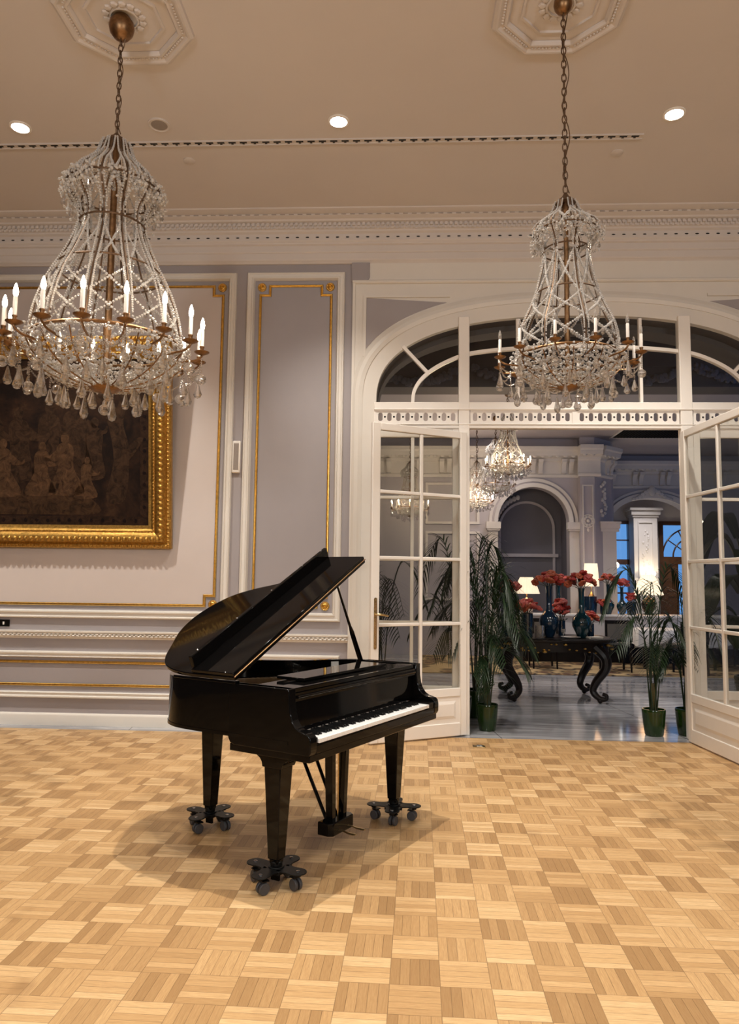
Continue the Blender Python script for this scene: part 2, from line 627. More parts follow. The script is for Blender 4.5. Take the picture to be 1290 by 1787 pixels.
def tapestry():
    N = NT('dark_woven_picture')
    co = N.coord()
    n1 = N.noise(co, 1.6, 6, .65, .6)
    n2 = N.noise(co, 6.0, 5, .7, .3)
    col = N.ramp(N.math('ADD', N.math('MULTIPLY', n1, .65), N.math('MULTIPLY', n2, .35)),
                 [(.30, lin(10, 6, 5)), (.45, lin(24, 15, 11)), (.55, lin(42, 27, 18)), (.70, lin(74, 52, 34))])
    wv = N.node('ShaderNodeTexWave')
    wv.inputs['Scale'].default_value = 70
    N.link(co, wv.inputs['Vector'])
    N.bsdf.inputs['Specular IOR Level'].default_value = .12
    N.set(Base_Color=col, Roughness=.8)
    N.bump(wv.outputs['Fac'], .15, .002)
    return N.m

def figure_paint(name, c):
    N = NT(name)
    co = N.coord()
    n2 = N.noise(co, 11.0, 5, .7, 1.2)
    lo = tuple(x * .12 for x in c[:3]) + (1,)
    N.bsdf.inputs['Specular IOR Level'].default_value = .12
    N.set(Base_Color=N.ramp(n2, [(.3, lo), (.65, c)]), Roughness=.8)
    return N.m

M['parquet'] = parquet()
M['marble'] = marble()
M['rug'] = rug_mat()
M['tapestry'] = tapestry()
M['lobbywall'] = paint('lobby_grey_plaster', lin(178, 172, 178), .6, var=.03, scale=2)
M['lobbytrim'] = paint('lobby_white_plaster', lin(214, 208, 204), .6, var=.03, scale=4)
M['lobbydark'] = paint('alcove_dark_grey', lin(104, 102, 112), .6, var=.03, scale=2)
M['leaf'] = paint('palm_leaf_green', lin(27, 46, 22), .4, 0, var=.3, scale=12)
M['leaf2'] = paint('broad_leaf_green', lin(26, 52, 28), .35, 0, var=.3, scale=8)
M['stem'] = paint('palm_stem', lin(92, 84, 48), .6, 0, var=.3, scale=14)
M['pot'] = paint('green_glazed_pot', lin(30, 52, 15), .13, 0, var=.2, scale=6)
M['soil'] = paint('potting_soil', lin(44, 32, 24), .95, 0, var=.3, scale=40)
M['teal'] = paint('teal_glass', lin(17, 52, 62), .08, 0, var=.35, scale=5, coat=.5)
M['tealblue'] = paint('blue_glass', lin(20, 42, 62), .1, 0, var=.3, scale=8, coat=.5)
M['flower_red'] = paint('red_petals', lin(158, 44, 36), .6, 0, var=.3, scale=30)
M['flower_pink'] = paint('coral_pink_petals', lin(198, 94, 84), .6, 0, var=.25, scale=30)
M['flower_orange'] = paint('orange_petals', lin(168, 76, 42), .6, 0, var=.3, scale=30)
M['darkwood'] = paint('ebonised_wood', lin(24, 17, 14), .32, 0, var=.3, scale=10, spec=.25)
M['cloth'] = paint('white_table_linen', lin(226, 222, 218), .8, 0, var=.03, scale=10)
M['upholstery'] = paint('taupe_upholstery', lin(120, 112, 100), .85, 0, var=.06, scale=40)
M['doorwood'] = paint('brown_varnished_wood', lin(92, 62, 40), .3, 0, var=.25, scale=7)
M['paper'] = paint('printed_card', lin(214, 208, 196), .7, 0, var=.08, scale=30)
M['soundboard'] = paint('spruce_soundboard', lin(120, 74, 38), .4, 0, var=.2, scale=6)
M['plate'] = paint('cast_plate_gold_paint', (.30, .19, .08, 1), .4, .7, var=.15, scale=12)
M['felt'] = paint('grey_felt', lin(160, 150, 142), .9, 0)

# ================================================================== THE HALL: shell
WY = 7.41                      # face of the back wall
XL, XR, YF = -6.6, 6.2, -7.0
ACX, ASP = 1.77, 3.31          # arch centre x, springing height

def sup(a, b, n, x):
    t = max(0.0, 1 - abs((x - ACX) / a) ** n)
    return ASP + b * t ** (1 / n)

def arch_pts(a, b, n=2.5, k=40, x0=None, x1=None):
    out = []
    for i in range(k + 1):
        th = PI - PI * i / k
        c, s = math.cos(th), math.sin(th)
        x = ACX + a * math.copysign(abs(c) ** (2 / n), c)
        z = ASP + b * abs(s) ** (2 / n)
        out.append((x, z))
    return out

def structure(o, label=None):
    return tag(o, label, kind='structure')

m = MB().box((XL - .2, YF - .2, -.12), (XR + .2, 7.22, 0))
structure(m.build('floor', M['parquet'], smooth=0))
m = MB().box((XL - .2, YF - .2, CEIL), (XR + .2, 7.66, CEIL + .15))
ceiling = structure(m.build('ceiling', M['ceil'], smooth=0))
structure(MB().box((XL - .2, YF, -.1), (XL, 7.66, CEIL)).build('wall_left', M['sidewall'], smooth=0))
structure(MB().box((XR, YF, -.1), (XR + .2, 7.66, CEIL)).build('wall_right', M['sidewall'], smooth=0))
structure(MB().box((XL - .2, YF - .2, -.1), (XR + .2, YF, CEIL)).build('wall_front', M['sidewall'], smooth=0))

# back wall with the arched opening
wall_back = structure(thing('wall_back', loc=(0, 0, 0)))
m = MB()
m.box((XL, WY, -.1), (-.54, 7.66, CEIL))
m.build('grey_wall_field', M['lilac'], wall_back, smooth=0)
m = MB()
IN = arch_pts(2.06, .905)
xs = [p[0] for p in IN]
F = WY - .02
# white field: jambs, field over the arch and the reveal
m.box((-.54, F, 0), (IN[0][0], 7.66, ASP))
m.box((IN[-1][0], F, 0), (XR, 7.66, CEIL))
m.box((-.54, F, ASP), (IN[0][0], 7.66, CEIL))
for i in range(len(IN) - 1):
    (xa, za), (xb, zb) = IN[i], IN[i + 1]
    if xb - xa < 1e-5:
        continue
    m.add([(xa, F, za), (xb, F, zb), (xb, F, CEIL), (xa, F, CEIL), (xa, 7.43, za), (xb, 7.43, zb), (xb, 7.43, CEIL), (xa, 7.43, CEIL)],
          [(0, 1, 2, 3), (4, 7, 6, 5), (0, 4, 5, 1)])
m.build('white_wall_field', M['white'], wall_back, smooth=0)
m = MB()
for i in range(len(IN) - 1):
    (xa, za), (xb, zb) = IN[i], IN[i + 1]
    if xb - xa < 1e-5:
        continue
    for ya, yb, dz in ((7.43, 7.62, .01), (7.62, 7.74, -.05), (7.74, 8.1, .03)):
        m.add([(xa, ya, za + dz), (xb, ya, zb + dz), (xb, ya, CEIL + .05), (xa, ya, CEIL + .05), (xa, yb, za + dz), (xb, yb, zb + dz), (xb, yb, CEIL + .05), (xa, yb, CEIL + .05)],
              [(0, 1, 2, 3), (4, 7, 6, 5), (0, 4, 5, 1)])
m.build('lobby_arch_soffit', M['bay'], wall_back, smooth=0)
# grey frieze end with its rounded corner above the white field
poly = [(-.56, 4.60), (-.43, 4.60)] + [(-.43 + .058 * math.sin(t * PI / 16), 4.66 - .058 * math.cos(t * PI / 16)) for t in range(9)] + [(-.372, 4.803), (-.56, 4.803)]
m = MB().prism(poly, F - .012, F + .005, 'y')
m.build('grey_frieze_end', M['lilac'], wall_back, smooth=0)
# edge fillet of the white field
m = MB()
m.box((-.548, F - .018, 0), (-.52, F, 4.585))
m.sweep([(0, 4.575), (.02, 4.575), (.03, 4.585), (.03, 4.60), (.02, 4.612), (0, 4.612)], (-.55, XR, F))
m.build('white_field_fillet', M['white'], wall_back)
# architrave round the arch: nested raised bands following the superellipse
OUT = arch_pts(2.32, 1.17)
def arch_band(a0, b0, a1, b1, out0, out1, mm):
    A = arch_pts(a0, b0, k=64)
    B = arch_pts(a1, b1, k=64)
    A = [(A[0][0], 0.0)] + A + [(A[-1][0], 0.0)]
    B = [(B[0][0], 0.0)] + B + [(B[-1][0], 0.0)]
    n = len(A)
    v = [(p[0], F, p[1]) for p in A] + [(p[0], F - out0, p[1]) for p in A] + [(p[0], F - out1, p[1]) for p in B] + [(p[0], F, p[1]) for p in B]
    f = []
    for i in range(n - 1):
        for k in range(3):
            f.append((k * n + i, k * n + i + 1, (k + 1) * n + i + 1, (k + 1) * n + i))
    mm.add(v, f)
m = MB()
arch_band(2.20, 1.05, 2.06, .905, .035, .03, m)
arch_band(2.24, 1.09, 2.20, 1.05, .055, .045, m)
arch_band(2.28, 1.13, 2.24, 1.09, .03, .035, m)
arch_band(2.32, 1.17, 2.28, 1.13, .012, .03, m)
structure(m.build('arch_moulding', M['white'], wall_back))
# spandrels: recessed grey triangles with a thin frame
def spandrel(sgn):
    xa = ACX + sgn * (-.404 - ACX)
    pts = []
    top = 4.422
    k = 24
    for i in range(k + 1):
        x = -.404 + (.43 + .404) * i / k
        z = min(sup(2.33, 1.19, 2.5, x), top)
        pts.append((ACX + (x - ACX) * sgn, z))
    poly = [(ACX + (-.404 - ACX) * sgn, top)] + pts
    return poly
for sgn in (1, -1):
    poly = spandrel(sgn)
    m = MB().prism(poly if sgn > 0 else poly[::-1], F - .006, F + .002, 'y')
    m.build('spandrel', M['lilac'], wall_back, smooth=0)
    m = MB()
    xe = poly[0][0]
    m.box((min(xe, xe - .03 * sgn), F - .022, 3.80), (max(xe, xe - .03 * sgn), F, 4.45))
    xb = ACX + (.46 - ACX) * sgn
    m.box((min(xe, xb), F - .022, 4.422), (max(xe, xb), F, 4.45))
    m.build('spandrel_fillet', M['white'], wall_back)

# wall panels: white moulding frames, gilt inner line, rosettes
WPROF = [(0, 0), (0, .022), (.008, .034), (.018, .036), (.024, .028), (.05, .026), (.058, .04), (.070, .042), (.078, .026), (.085, .012), (.085, 0)]
GPROF = [(0, 0), (0, .010), (.006, .016), (.012, .016), (.016, .012), (.022, .02), (.027, .014), (.027, 0)]

def notched(x0, z0, x1, z1, d):
    return [(x0 + d, z0), (x1 - d, z0), (x1 - d, z0 + d), (x1, z0 + d), (x1, z1 - d), (x1 - d, z1 - d), (x1 - d, z1), (x0 + d, z1), (x0 + d, z1 - d), (x0, z1 - d), (x0, z0 + d), (x0 + d, z0 + d)]

def rosette_mesh():
    mm = MB()
    mm.lathe([(.046, 0), (.046, .010), (.040, .018), (.030, .010), (.026, .016), (.018, .020), (.012, .012), (.0, .026)], (0, 0, 0), 24)
    for k in range(12):
        a = 2 * PI * k / 12
        mm.ball((.034 * math.cos(a), .034 * math.sin(a), .014), .009, 6, 4, (1, 1, .8))
    return mm

def panel(name, x0, z0, x1, z1, fieldmat, label):
    p = thing(name, loc=(0, 0, 0))
    p.parent = wall_back
    KIDS.setdefault('wall_back', []).append(p)
    MB().frame([(x0, z0), (x1, z0), (x1, z1), (x0, z1)], WPROF, WY).build('white_moulding', M['white'], p)
    g = .13
    d = .10
    L = notched(x0 + g, z0 + g, x1 - g, z1 - g, d)
    MB().frame(L, GPROF, WY).build('gilt_moulding', M['gold'], p)
    i = .02
    L2 = notched(x0 + g + i, z0 + g + i, x1 - g - i, z1 - g - i, d)
    # panel field as three boxes (cross shape)
    a, b, c, e = x0 + g + i, z0 + g + i, x1 - g - i, z1 - g - i
    mm = MB().box((a, WY - .004, b + d), (c, WY + .01, e - d)).box((a + d, WY - .004, b), (c - d, WY + .01, b + d)).box((a + d, WY - .004, e - d), (c - d, WY + .01, e))
    mm.build('panel_field', fieldmat, p, smooth=0)
    for rx, rz in ((x0 + g + .026, z0 + g + .026), (x1 - g - .026, z0 + g + .026), (x1 - g - .026, z1 - g - .026), (x0 + g + .026, z1 - g - .026)):
        r = rosette_mesh().build('rosette', M['gold'], p)
        r.location = (rx, WY - .001, rz)
        r.rotation_euler = (PI / 2, 0, 0)
    return p
panel('wall_panel', -6.0, 1.072, -1.774, 4.708, M['pink'], None)
panel('wall_panel', -1.664, 1.072, -.63, 4.708, M['lilac'], None)

# dado: lower panels with gilt lines
DPROF = [(0, 0), (0, .02), (.010, .04), (.022, .04), (.03, .026), (.045, .026), (.055, .034), (.065, .02), (.065, 0)]
def dado_panel(x0, x1):
    p = thing('dado_panel')
    p.parent = wall_back
    MB().frame([(x0, .268), (x1, .268), (x1, .738), (x0, .738)], DPROF, WY).build('white_moulding', M['white'], p)
    MB().frame([(x0 + .10, .388), (x1 - .10, .388), (x1 - .10, .642), (x0 + .10, .642)], GPROF, WY).build('gilt_moulding', M['gold'], p)
dado_panel(-6.0, -1.774)
dado_panel(-1.664, -.63)

# dado rail with carved leaf running ornament
m = MB()
m.sweep([(0, .862), (.018, .866), (.022, .882), (.03, .886), (.032, .918), (.05, .922), (.056, .930), (.056, .943), (0, .945)], (XL, -.545, WY))
dado = structure(m.build('trim_1', M['white']))
m = MB()
x = XL + .02
k = 0
while x < -.56:
    for s in (0, 1):
        m.ball((x + .018 * s, WY - .038, .894 + .016 * s), .017, 6, 4, (1.3, 1.0, .6))
    m.ball((x + .034, WY - .040, .892), .011, 5, 4, (1.2, .8, .8))
    x += .045
    k += 1
m.build('carved_leaf_band', M['white'], dado)
structure(MB().sweep([(0, 0), (.028, 0), (.028, .095), (.022, .112), (.012, .12), (0, .12)], (XL, -.545, WY)).build('baseboard_back', M['white']))

# cornice
CP = [(0, 4.80), (.02, 4.80), (.03, 4.815), (.045, 4.825), (.05, 4.835), (.05, 4.90), (.06, 4.905), (.065, 4.915), (.065, 4.975), (.085, 4.985), (.088, 5.0), (.10, 5.01), (.105, 5.02),
      (.105, 5.085), (.13, 5.10), (.135, 5.115), (.15, 5.12), (.15, 5.175), (.19, 5.185), (.20, 5.20), (.23, 5.208), (.25, 5.215), (.255, 5.228), (.33, 5.235), (.345, 5.24), (.35, 5.25), (0, 5.25)]
cornice = structure(MB().sweep(CP, (XL, XR, WY)).build('trim_2', M['ceil'], smooth=25))
m = MB()
n = int((XR - XL) / .05)
for i in range(n):
    x = XL + .05 * i
    if x < -4.8 or x > 4.6: continue
    m.box((x, WY - .172, 5.146), (x + .030, WY - .149, 5.176))
    m.box((x + .025, WY - .165, 5.12), (x + .047, WY - .149, 5.143))
m.build('dentil_row', M['ceil'], cornice, smooth=0)
m = MB()
x = -4.7
while x < 4.6:
    m.ball((x, WY - .107, 5.048), .013, 8, 4, (1.5, .3, .55))
    x += .105
m.build('vent_holes', M['dark'], cornice)
m = MB()
x = -4.8
while x < 4.6:
    m.box((x, WY - .262, 5.2165), (x + .05, WY - .2565, 5.222))
    x += .09
m.build('cornice_joint', M['felt'], cornice, smooth=0)

# ceiling medallions
def medallion(cx, cy):
    p = structure(thing('trim_3', loc=(cx, cy, CEIL)))
    def octo(r): return [(r / math.cos(PI / 8) * math.cos(PI / 8 + PI / 4 * k), r / math.cos(PI / 8) * math.sin(PI / 8 + PI / 4 * k)) for k in range(8)]
    def ring(prof, nm):
        mm = MB()
        v = []
        for r, z in prof: v += [(q[0], q[1], z) for q in octo(r)]
        f = []
        for i in range(len(prof) - 1):
            for k in range(8): f.append((i * 8 + k, (i + 1) * 8 + k, (i + 1) * 8 + (k + 1) % 8, i * 8 + (k + 1) % 8))
        mm.add(v, f)
        return mm.build(nm, M['ceil'], p, smooth=0)
    ring([(.43, 0), (.425, -.022), (.405, -.035), (.39, -.034), (.37, -.020), (.355, -.018), (.345, -.028), (.33, -.028), (.318, -.012), (.315, -.002)], 'outer_octagon_moulding')
    ring([(.245, 0), (.243, -.012), (.228, -.014), (.225, 0)], 'inner_octagon_moulding')
    mm = MB()
    for k in range(8):
        o = octo(.362)
        a, b = np.array(o[k]), np.array(o[(k + 1) % 8])
        for t in range(1, 12):
            q = a + (b - a) * t / 12
            mm.ball((q[0], q[1], -.022), .010, 6, 4)
    mm.build('beaded_border', M['ceil'], p)
    mm = MB()
    for k in range(14):
        a = 2 * PI * k / 14
        mm.ball((.12 * math.cos(a), .12 * math.sin(a), -.004), .028, 6, 4, (1, 1, .5))
    mm.lathe([(.10, .004), (.095, -.012), (.085, -.014), (.08, .004)], (0, 0, 0), 24)
    mm.build('leaf_rosette', M['ceil'], p)
medallion(-1.905, 4.52)
medallion(1.0, 4.50)

# ------------------------------------------------------------------ ceiling fittings
def downlight(x, y, label):
    t = thing('recessed_spotlight', label, 'ceiling light', (x, y, CEIL), group='ceiling spotlights by the back wall')
    MB().lathe([(.088, .004), (.088, -.008), (.078, -.012), (.070, -.012), (.068, -.002)], (0, 0, 0), 28).build('trim_ring', M['white2'], t)
    MB().lathe([(.070, -.009), (.04, -.011), (0, -.0115)], (0, 0, 0), 24).build('lens', M['spot_on'], t)
downlight(-3.24, 5.68, 'lit round ceiling spotlight at the far left, left of the chandelier chain')
downlight(-.558, 5.674, 'lit round ceiling spotlight midway between the two chandelier chains')
downlight(2.144, 5.653, 'lit round ceiling spotlight on the right, right of the smaller chandelier chain')
t = thing('ceiling_speaker', 'round grey ceiling speaker between the left chandelier chain and the middle spotlight', 'speaker', (-2.056, 5.68, CEIL))
MB().lathe([(.092, .004), (.092, -.008), (.084, -.012), (.080, -.008)], (0, 0, 0), 28).build('trim_ring', M['ceil'], t)
MB().lathe([(.081, -.007), (.04, -.010), (0, -.011)], (0, 0, 0), 24).build('grille', M['greymesh'], t)
for (x, y), lb in (((-1.96, 6.21), 'small round blank cap on the ceiling between left chandelier and cornice'), ((1.843, 6.185), 'small round blank cap on the ceiling right of the smaller chandelier chain')):
    m = MB().lathe([(.054, .004), (.054, -.006), (.048, -.010), (0, -.012)], (0, 0, 0), 24)
    o = m.build('blanking_cap', M['ceil'], loc=(x, y, CEIL))
    tag(o, lb, 'ceiling cap', 'blank ceiling caps')
t = thing('linear_air_vent', 'long narrow slotted air vent across the ceiling in front of the cornice', 'air vent', (-1.6, 5.945, CEIL))
MB().box((-4.2, -.035, -.012), (3.59, -.025, 0)).box((-4.2, .025, -.012), (3.59, .035, 0)).box((-4.2, -.025, -.006), (3.59, .025, 0)).build('vent_frame', M['ceil'], t, smooth=0)
m = MB()
x = -4.15
while x < 3.5:
    m.box((x, -.020, -.0085), (x + .062, .004, -.0058))
    m.box((x + .02, .009, -.0085), (x + .04, .02, -.0058))
    x += .098
m.build('slots', M['dark'], t, smooth=0)

# ================================================================== DOORS AND FANLIGHT
BARS = [2.33, 1.706, 1.081]
def leaf(name, hinge, ang, W, vb, stile, side, handle):
    """door leaf: local x runs from the hinge to the free edge; side=+1/-1 tells which face (local y) looks into the hall"""
    d = thing(name, loc=(hinge[0], hinge[1], 0), rotz=ang, kind='structure')
    T = .022
    H = 2.985
    m = MB()
    m.box((0, -T, .012), (stile, T, H)).box((W - .085, -T, .012), (W, T, H))
    m.box((stile, -T, 2.915), (W - .085, T, H)).box((stile, -T, .012), (W - .085, T, .135)).box((stile, -T, .385), (W - .085, T, .465))
    m.build('frame', M['white2'], d, bevel=.006)
    m = MB()
    cols = [(stile, vb - .016), (vb + .016, W - .085)]
    m.box((vb - .016, -.018, .465), (vb + .016, .018, 2.915))
    for z in BARS:
        for a, b in cols: m.box((a, -.018, z - .016), (b, .018, z + .016))
    m.build('glazing_bars', M['white2'], d, bevel=.006)
    rows = [.465] + [z for z in BARS[::-1]] + [2.915]
    for k in range(4):
        z0 = rows[k] + (.016 if k else 0)
        z1 = rows[k + 1] - (.016 if k < 3 else 0)
        for a, b in cols:
            MB().box((a, -.002, z0), (b, .002, z1)).build('pane', M['pane'], d, smooth=0)
    m = MB()
    a, b = stile, W - .085
    m.box((a, -.012, .135), (b, .012, .385))
    m.frustum(((a + b) / 2, 0, .26), ((b - a) / 2 - .01, .012), ((a + b) / 2, 0, .26), ((b - a) / 2 - .01, .012))
    for s in (-1, 1):
        ca, cz = (a + b) / 2, .26
        hx, hz = (b - a) / 2 - .045, .085
        v = [(ca - hx, s * .012, cz - hz), (ca + hx, s * .012, cz - hz), (ca + hx, s * .012, cz + hz), (ca - hx, s * .012, cz + hz)]
        v += [(ca - hx + .03, s * .021, cz - hz + .03), (ca + hx - .03, s * .021, cz - hz + .03), (ca + hx - .03, s * .021, cz + hz - .03), (ca - hx + .03, s * .021, cz + hz - .03)]
        m.add(v, [(0, 1, 5, 4), (1, 2, 6, 5), (2, 3, 7, 6), (3, 0, 4, 7), (4, 5, 6, 7)])
    m.build('bottom_panel', M['white2'], d, smooth=0)
    if handle:
        hx = W - .045
        m = MB().prism([(hx + .016 * math.cos(t * PI / 8), (1.318 if t < 8 else .878) + .016 * math.sin(t * PI / 8)) for t in range(16)], side * T, side * (T + .006), 'y')
        for z in (.885, 1.31): m.ball((hx, side * (T + .006), z), .007, 8, 4)
        hp = m.build('handle_plate', M['brass'], d, smooth=20)
        m = MB()
        for k in range(26):
            z = .905 + k * .0152
            if 1.15 < z < 1.21: continue
            m.tube([(hx - .012, side * (T + .0065), z - .008), (hx + .012, side * (T + .0065), z + .008)], .0018, 5)
            m.tube([(hx + .012, side * (T + .0065), z - .008), (hx - .012, side * (T + .0065), z + .008)], .0018, 5)
        m.build('plate_ornament', M['bronze'], hp)
        m = MB()
        m.tube([(hx, side * T, 1.18), (hx, side * (T + .05), 1.18), (hx - .02, side * (T + .06), 1.18), (hx - .06, side * (T + .055), 1.176), (hx - .11, side * (T + .048), 1.166)], [.010, .010, .011, .010, .008], 10)
        m.build('lever', M['brass'], hp)
    return d
aL = math.atan2(-.475, -.88)
door_l = leaf('door_1', (.62, 7.31), aL, 1.05, .515, .075, 1, True)
aR = math.atan2(-.995, .1)
door_r = leaf('door_2', (2.73, 7.23), aR, 1.25, .66, .075, 1, False)

# window: posts, transom with pierced grille, fanlight, glazed side lights
win = thing('window_1', loc=(0, 0, 0), kind='structure')
Y0, Y1 = 7.33, 7.41
m = MB()
for a, b in ((.55, .66), (2.76, 2.88)):
    m.box((a, Y0 - .006, 0), (b, Y1 + .006, 4.2))
m.build('mullion_post', M['white2'], win, bevel=.008)
m = MB()
m.box((-.31, Y0, 3.035), (3.84, Y1, 3.075)).box((-.31, Y0, 3.235), (3.84, Y1, 3.305))
m.box((-.31, Y0 - .015, 3.222), (3.84, Y0, 3.238)).box((-.31, Y0 - .012, 3.07), (3.84, Y0, 3.082))
m.build('transom_rail', M['white2'], win, bevel=.006)
# grille of upright ovals with dark dots between
def oval_cell(mm, x0, x1, z0, z1, y0, y1):
    cx, cz = (x0 + x1) / 2, (z0 + z1) / 2
    w, h = .023, .044
    inner = []
    for k in range(16):
        a = 2 * PI * k / 16 + PI / 4 + 1e-6
        c, s = math.cos(a), math.sin(a)
        inner.append((cx + w * c, cz + (h - w) * (1 if s > 0 else -1) + w * s))
    outer = []
    hw, hh = (x1 - x0) / 2, (z1 - z0) / 2
    for k in range(16):
        a = 2 * PI * k / 16 + PI / 4 + 1e-6
        c, s = math.cos(a), math.sin(a)
        q = 1 / max(abs(c), abs(s))
        outer.append((cx + hw * c * q, cz + hh * s * q))
    v = [(p[0], y, p[1]) for y in (y0, y1) for L in (outer, inner) for p in L]
    f = []
    for k in range(16):
        j = (k + 1) % 16
        f += [(k, j, 16 + j, 16 + k), (32 + j, 32 + k, 48 + k, 48 + j), (16 + k, 16 + j, 48 + j, 48 + k)]
    mm.add(v, f)
m = MB()
dots = MB()
def grille_run(a, b, n):
    w = (b - a) / n
    for i in range(n):
        oval_cell(m, a + w * i, a + w * (i + 1), 3.092, 3.216, Y0 + .01, Y0 + .03)
        if i: dots.ball((a + w * i, Y0 + .01, 3.154), .011, 8, 4, (1, .4, 1))
    m.box((a, Y0 + .01, 3.075), (b, Y0 + .03, 3.092)).box((a, Y0 + .01, 3.216), (b, Y0 + .03, 3.235))
grille_run(-.29, .54, 9)
grille_run(.67, 1.69, 11)
grille_run(1.74, 2.75, 11)
grille_run(2.89, 3.82, 10)
m.box((1.69, Y0 + .002, 3.075), (1.74, Y0 + .03, 3.235)).box((-.31, Y0 + .002, 3.075), (-.29, Y0 + .03, 3.235))
g = m.build('pierced_grille', M['white2'], win, smooth=30)
dots.build('grille_dots', M['dark'], g)
# fanlight bars
m = MB()
bar = catmull([(.083, 3.30), (.10, 3.43), (.18, 3.56), (.33, 3.68), (.552, 3.785), (.75, 3.833), (1.15, 3.872), (1.77, 3.893), (2.39, 3.872), (2.79, 3.833), (2.99, 3.785), (3.21, 3.68), (3.36, 3.56), (3.44, 3.43), (3.457, 3.30)], 5)
def flatbar(mm, pts, w, y0, y1):
    n = len(pts)
    v = []
    for i in range(n):
        a = np.array(pts[max(i - 1, 0)])
        b = np.array(pts[min(i + 1, n - 1)])
        t = (b - a) / np.linalg.norm(b - a)
        nn = np.array((-t[1], t[0])) * w / 2
        p = np.array(pts[i])
        for y in (y0, y1):
            for s in (1, -1):
                q = p + nn * s
                v.append((q[0], y, q[1]))
    f = []
    for i in range(n - 1):
        a, b = i * 4, i * 4 + 4
        f += [(a, a + 1, b + 1, b), (a + 2, b + 2, b + 3, a + 3), (a, b, b + 2, a + 2), (a + 1, a + 3, b + 3, b + 1)]
    mm.add(v, f)
flatbar(m, bar, .034, Y0 + .015, Y1 - .015)
for s in (1, -1):
    X = lambda x: ACX + (x - ACX) * s
    flatbar(m, [(X(-.02), 3.895), (X(.235), 3.618)], .034, Y0 + .016, Y1 - .016)
    flatbar(m, [(X(1.153), 3.30), (X(1.153), 4.18)], .03, Y0 + .017, Y1 - .017)
m.build('fanlight_bars', M['white2'], win, smooth=30)
m = MB()
IN2 = arch_pts(2.06, .905, k=80)
v = [(p[0], 7.372, p[1]) for p in IN2]
for i in range(len(IN2) - 1):
    a, b = IN2[i], IN2[i + 1]
    if b[0] - a[0] < 1e-5: continue
    m.add([(a[0], 7.372, ASP), (b[0], 7.372, ASP), (b[0], 7.372, b[1]), (a[0], 7.372, a[1])], [(0, 1, 2, 3)])
m.build('fanlight_glass', M['pane'], win, smooth=0)
# side lights
def sidelight(x0, x1, vb):
    p = thing('side_light')
    p.parent = win
    m = MB()
    m.box((x0, 7.345, 0), (x0 + .07, 7.395, 3.035)).box((x1 - .06, 7.345, 0), (x1, 7.395, 3.035)).box((x0 + .07, 7.345, 2.945), (x1 - .06, 7.395, 3.035))
    m.box((x0 + .07, 7.345, 0), (x1 - .06, 7.395, .13)).box((x0 + .07, 7.345, .38), (x1 - .06, 7.395, .465)).box((x0 + .07, 7.36, .13), (x1 - .06, 7.38, .38))
    m.build('side_frame', M['white2'], p, bevel=.005)
    m = MB().box((vb - .017, 7.35, .465), (vb + .017, 7.39, 2.945))
    for z in BARS:
        m.box((x0 + .07, 7.351, z - .016), (vb - .017, 7.389, z + .016)).box((vb + .017, 7.351, z - .016), (x1 - .06, 7.389, z + .016))
    m.build('side_bars', M['white2'], p, bevel=.004)
    MB().box((x0 + .07, 7.369, .465), (x1 - .06, 7.371, 2.945)).build('side_pane', M['pane'], p, smooth=0)
sidelight(-.31, .55, .087)
sidelight(2.88, 3.84, 3.36)

# ================================================================== WALL FITTINGS
t = thing('wall_unit', 'slim upright white wall unit with grey front between the two wall panels', 'wall unit', (-1.728, WY, 2.742))
MB().box((-.042, -.035, -.168), (.042, 0, .168)).build('housing', M['white2'], t, bevel=.012)
MB().box((-.026, -.039, -.135), (.026, -.034, .14)).build('front_grille', M['greymesh'], t, bevel=.002)
t = thing('switch_plate', 'small black switch plate with a white rocker on the grey strip above the dado rail', 'switch', (-4.16, WY, 1.012))
MB().box((-.13, -.012, -.035), (.13, 0, .035)).build('plate', M['blackwood'], t, bevel=.003)
MB().box((.062, -.016, -.016), (.078, -.011, .014)).build('rocker', M['white2'], t, bevel=.001)
t = thing('floor_socket', 'small metal floor socket cover in the parquet beside the left door leaf', 'floor socket', (.70, 6.86, 0))
MB().box((-.055, -.05, 0), (.055, .05, .004)).build('cover', M['brass'], t, bevel=.001)
MB().box((-.02, -.03, .004), (.03, .02, .012)).build('flap', M['chrome'], t, bevel=.001)

# framed picture, leaning out from the wall at the top
lean = math.atan2(.24, 2.15)
pic = thing('framed_picture', 'large dark figure picture in a broad carved gilt frame on the left wall panel', 'picture', (-3.96, WY - .04, 1.79))
pic.rotation_euler = (lean, 0, 0)
HW, PH = 1.60, 2.16
PFR = [(0, -.02), (0, .03), (.012, .045), (.035, .05), (.05, .04), (.06, .05), (.075, .075), (.11, .08), (.15, .06), (.165, .045), (.18, .05), (.19, .04), (.205, .03), (.235, .022), (.235, -.02)]
MB().frame([(-HW, 0), (HW, 0), (HW, PH), (-HW, PH)], PFR, 0).build('gilt_frame', M['goldframe'], pic)
m = MB()
def frame_run(ins, step, r, out, sq):
    L = [(-HW + ins, ins), (HW - ins, ins), (HW - ins, PH - ins), (-HW + ins, PH - ins)]
    for i in range(4):
        a, b = np.array(L[i]), np.array(L[(i + 1) % 4])
        n = int(np.linalg.norm(b - a) / step)
        for k in range(n):
            q = a + (b - a) * (k + .5) / n
            if -HW < q[0] < .1 - HW + 0: continue
            s = sq if i % 2 == 0 else (sq[2], sq[1], sq[0])
            m.ball((q[0], -out, q[1]), r, 6, 4, s)
frame_run(.024, .040, .017, .05, (.7, .8, 1.1))
frame_run(.095, .056, .026, .079, (.95, .7, 1.15))
frame_run(.176, .034, .012, .050, (1, .8, .8))
m.build('carved_ornament', M['goldframe'], pic, smooth=50)
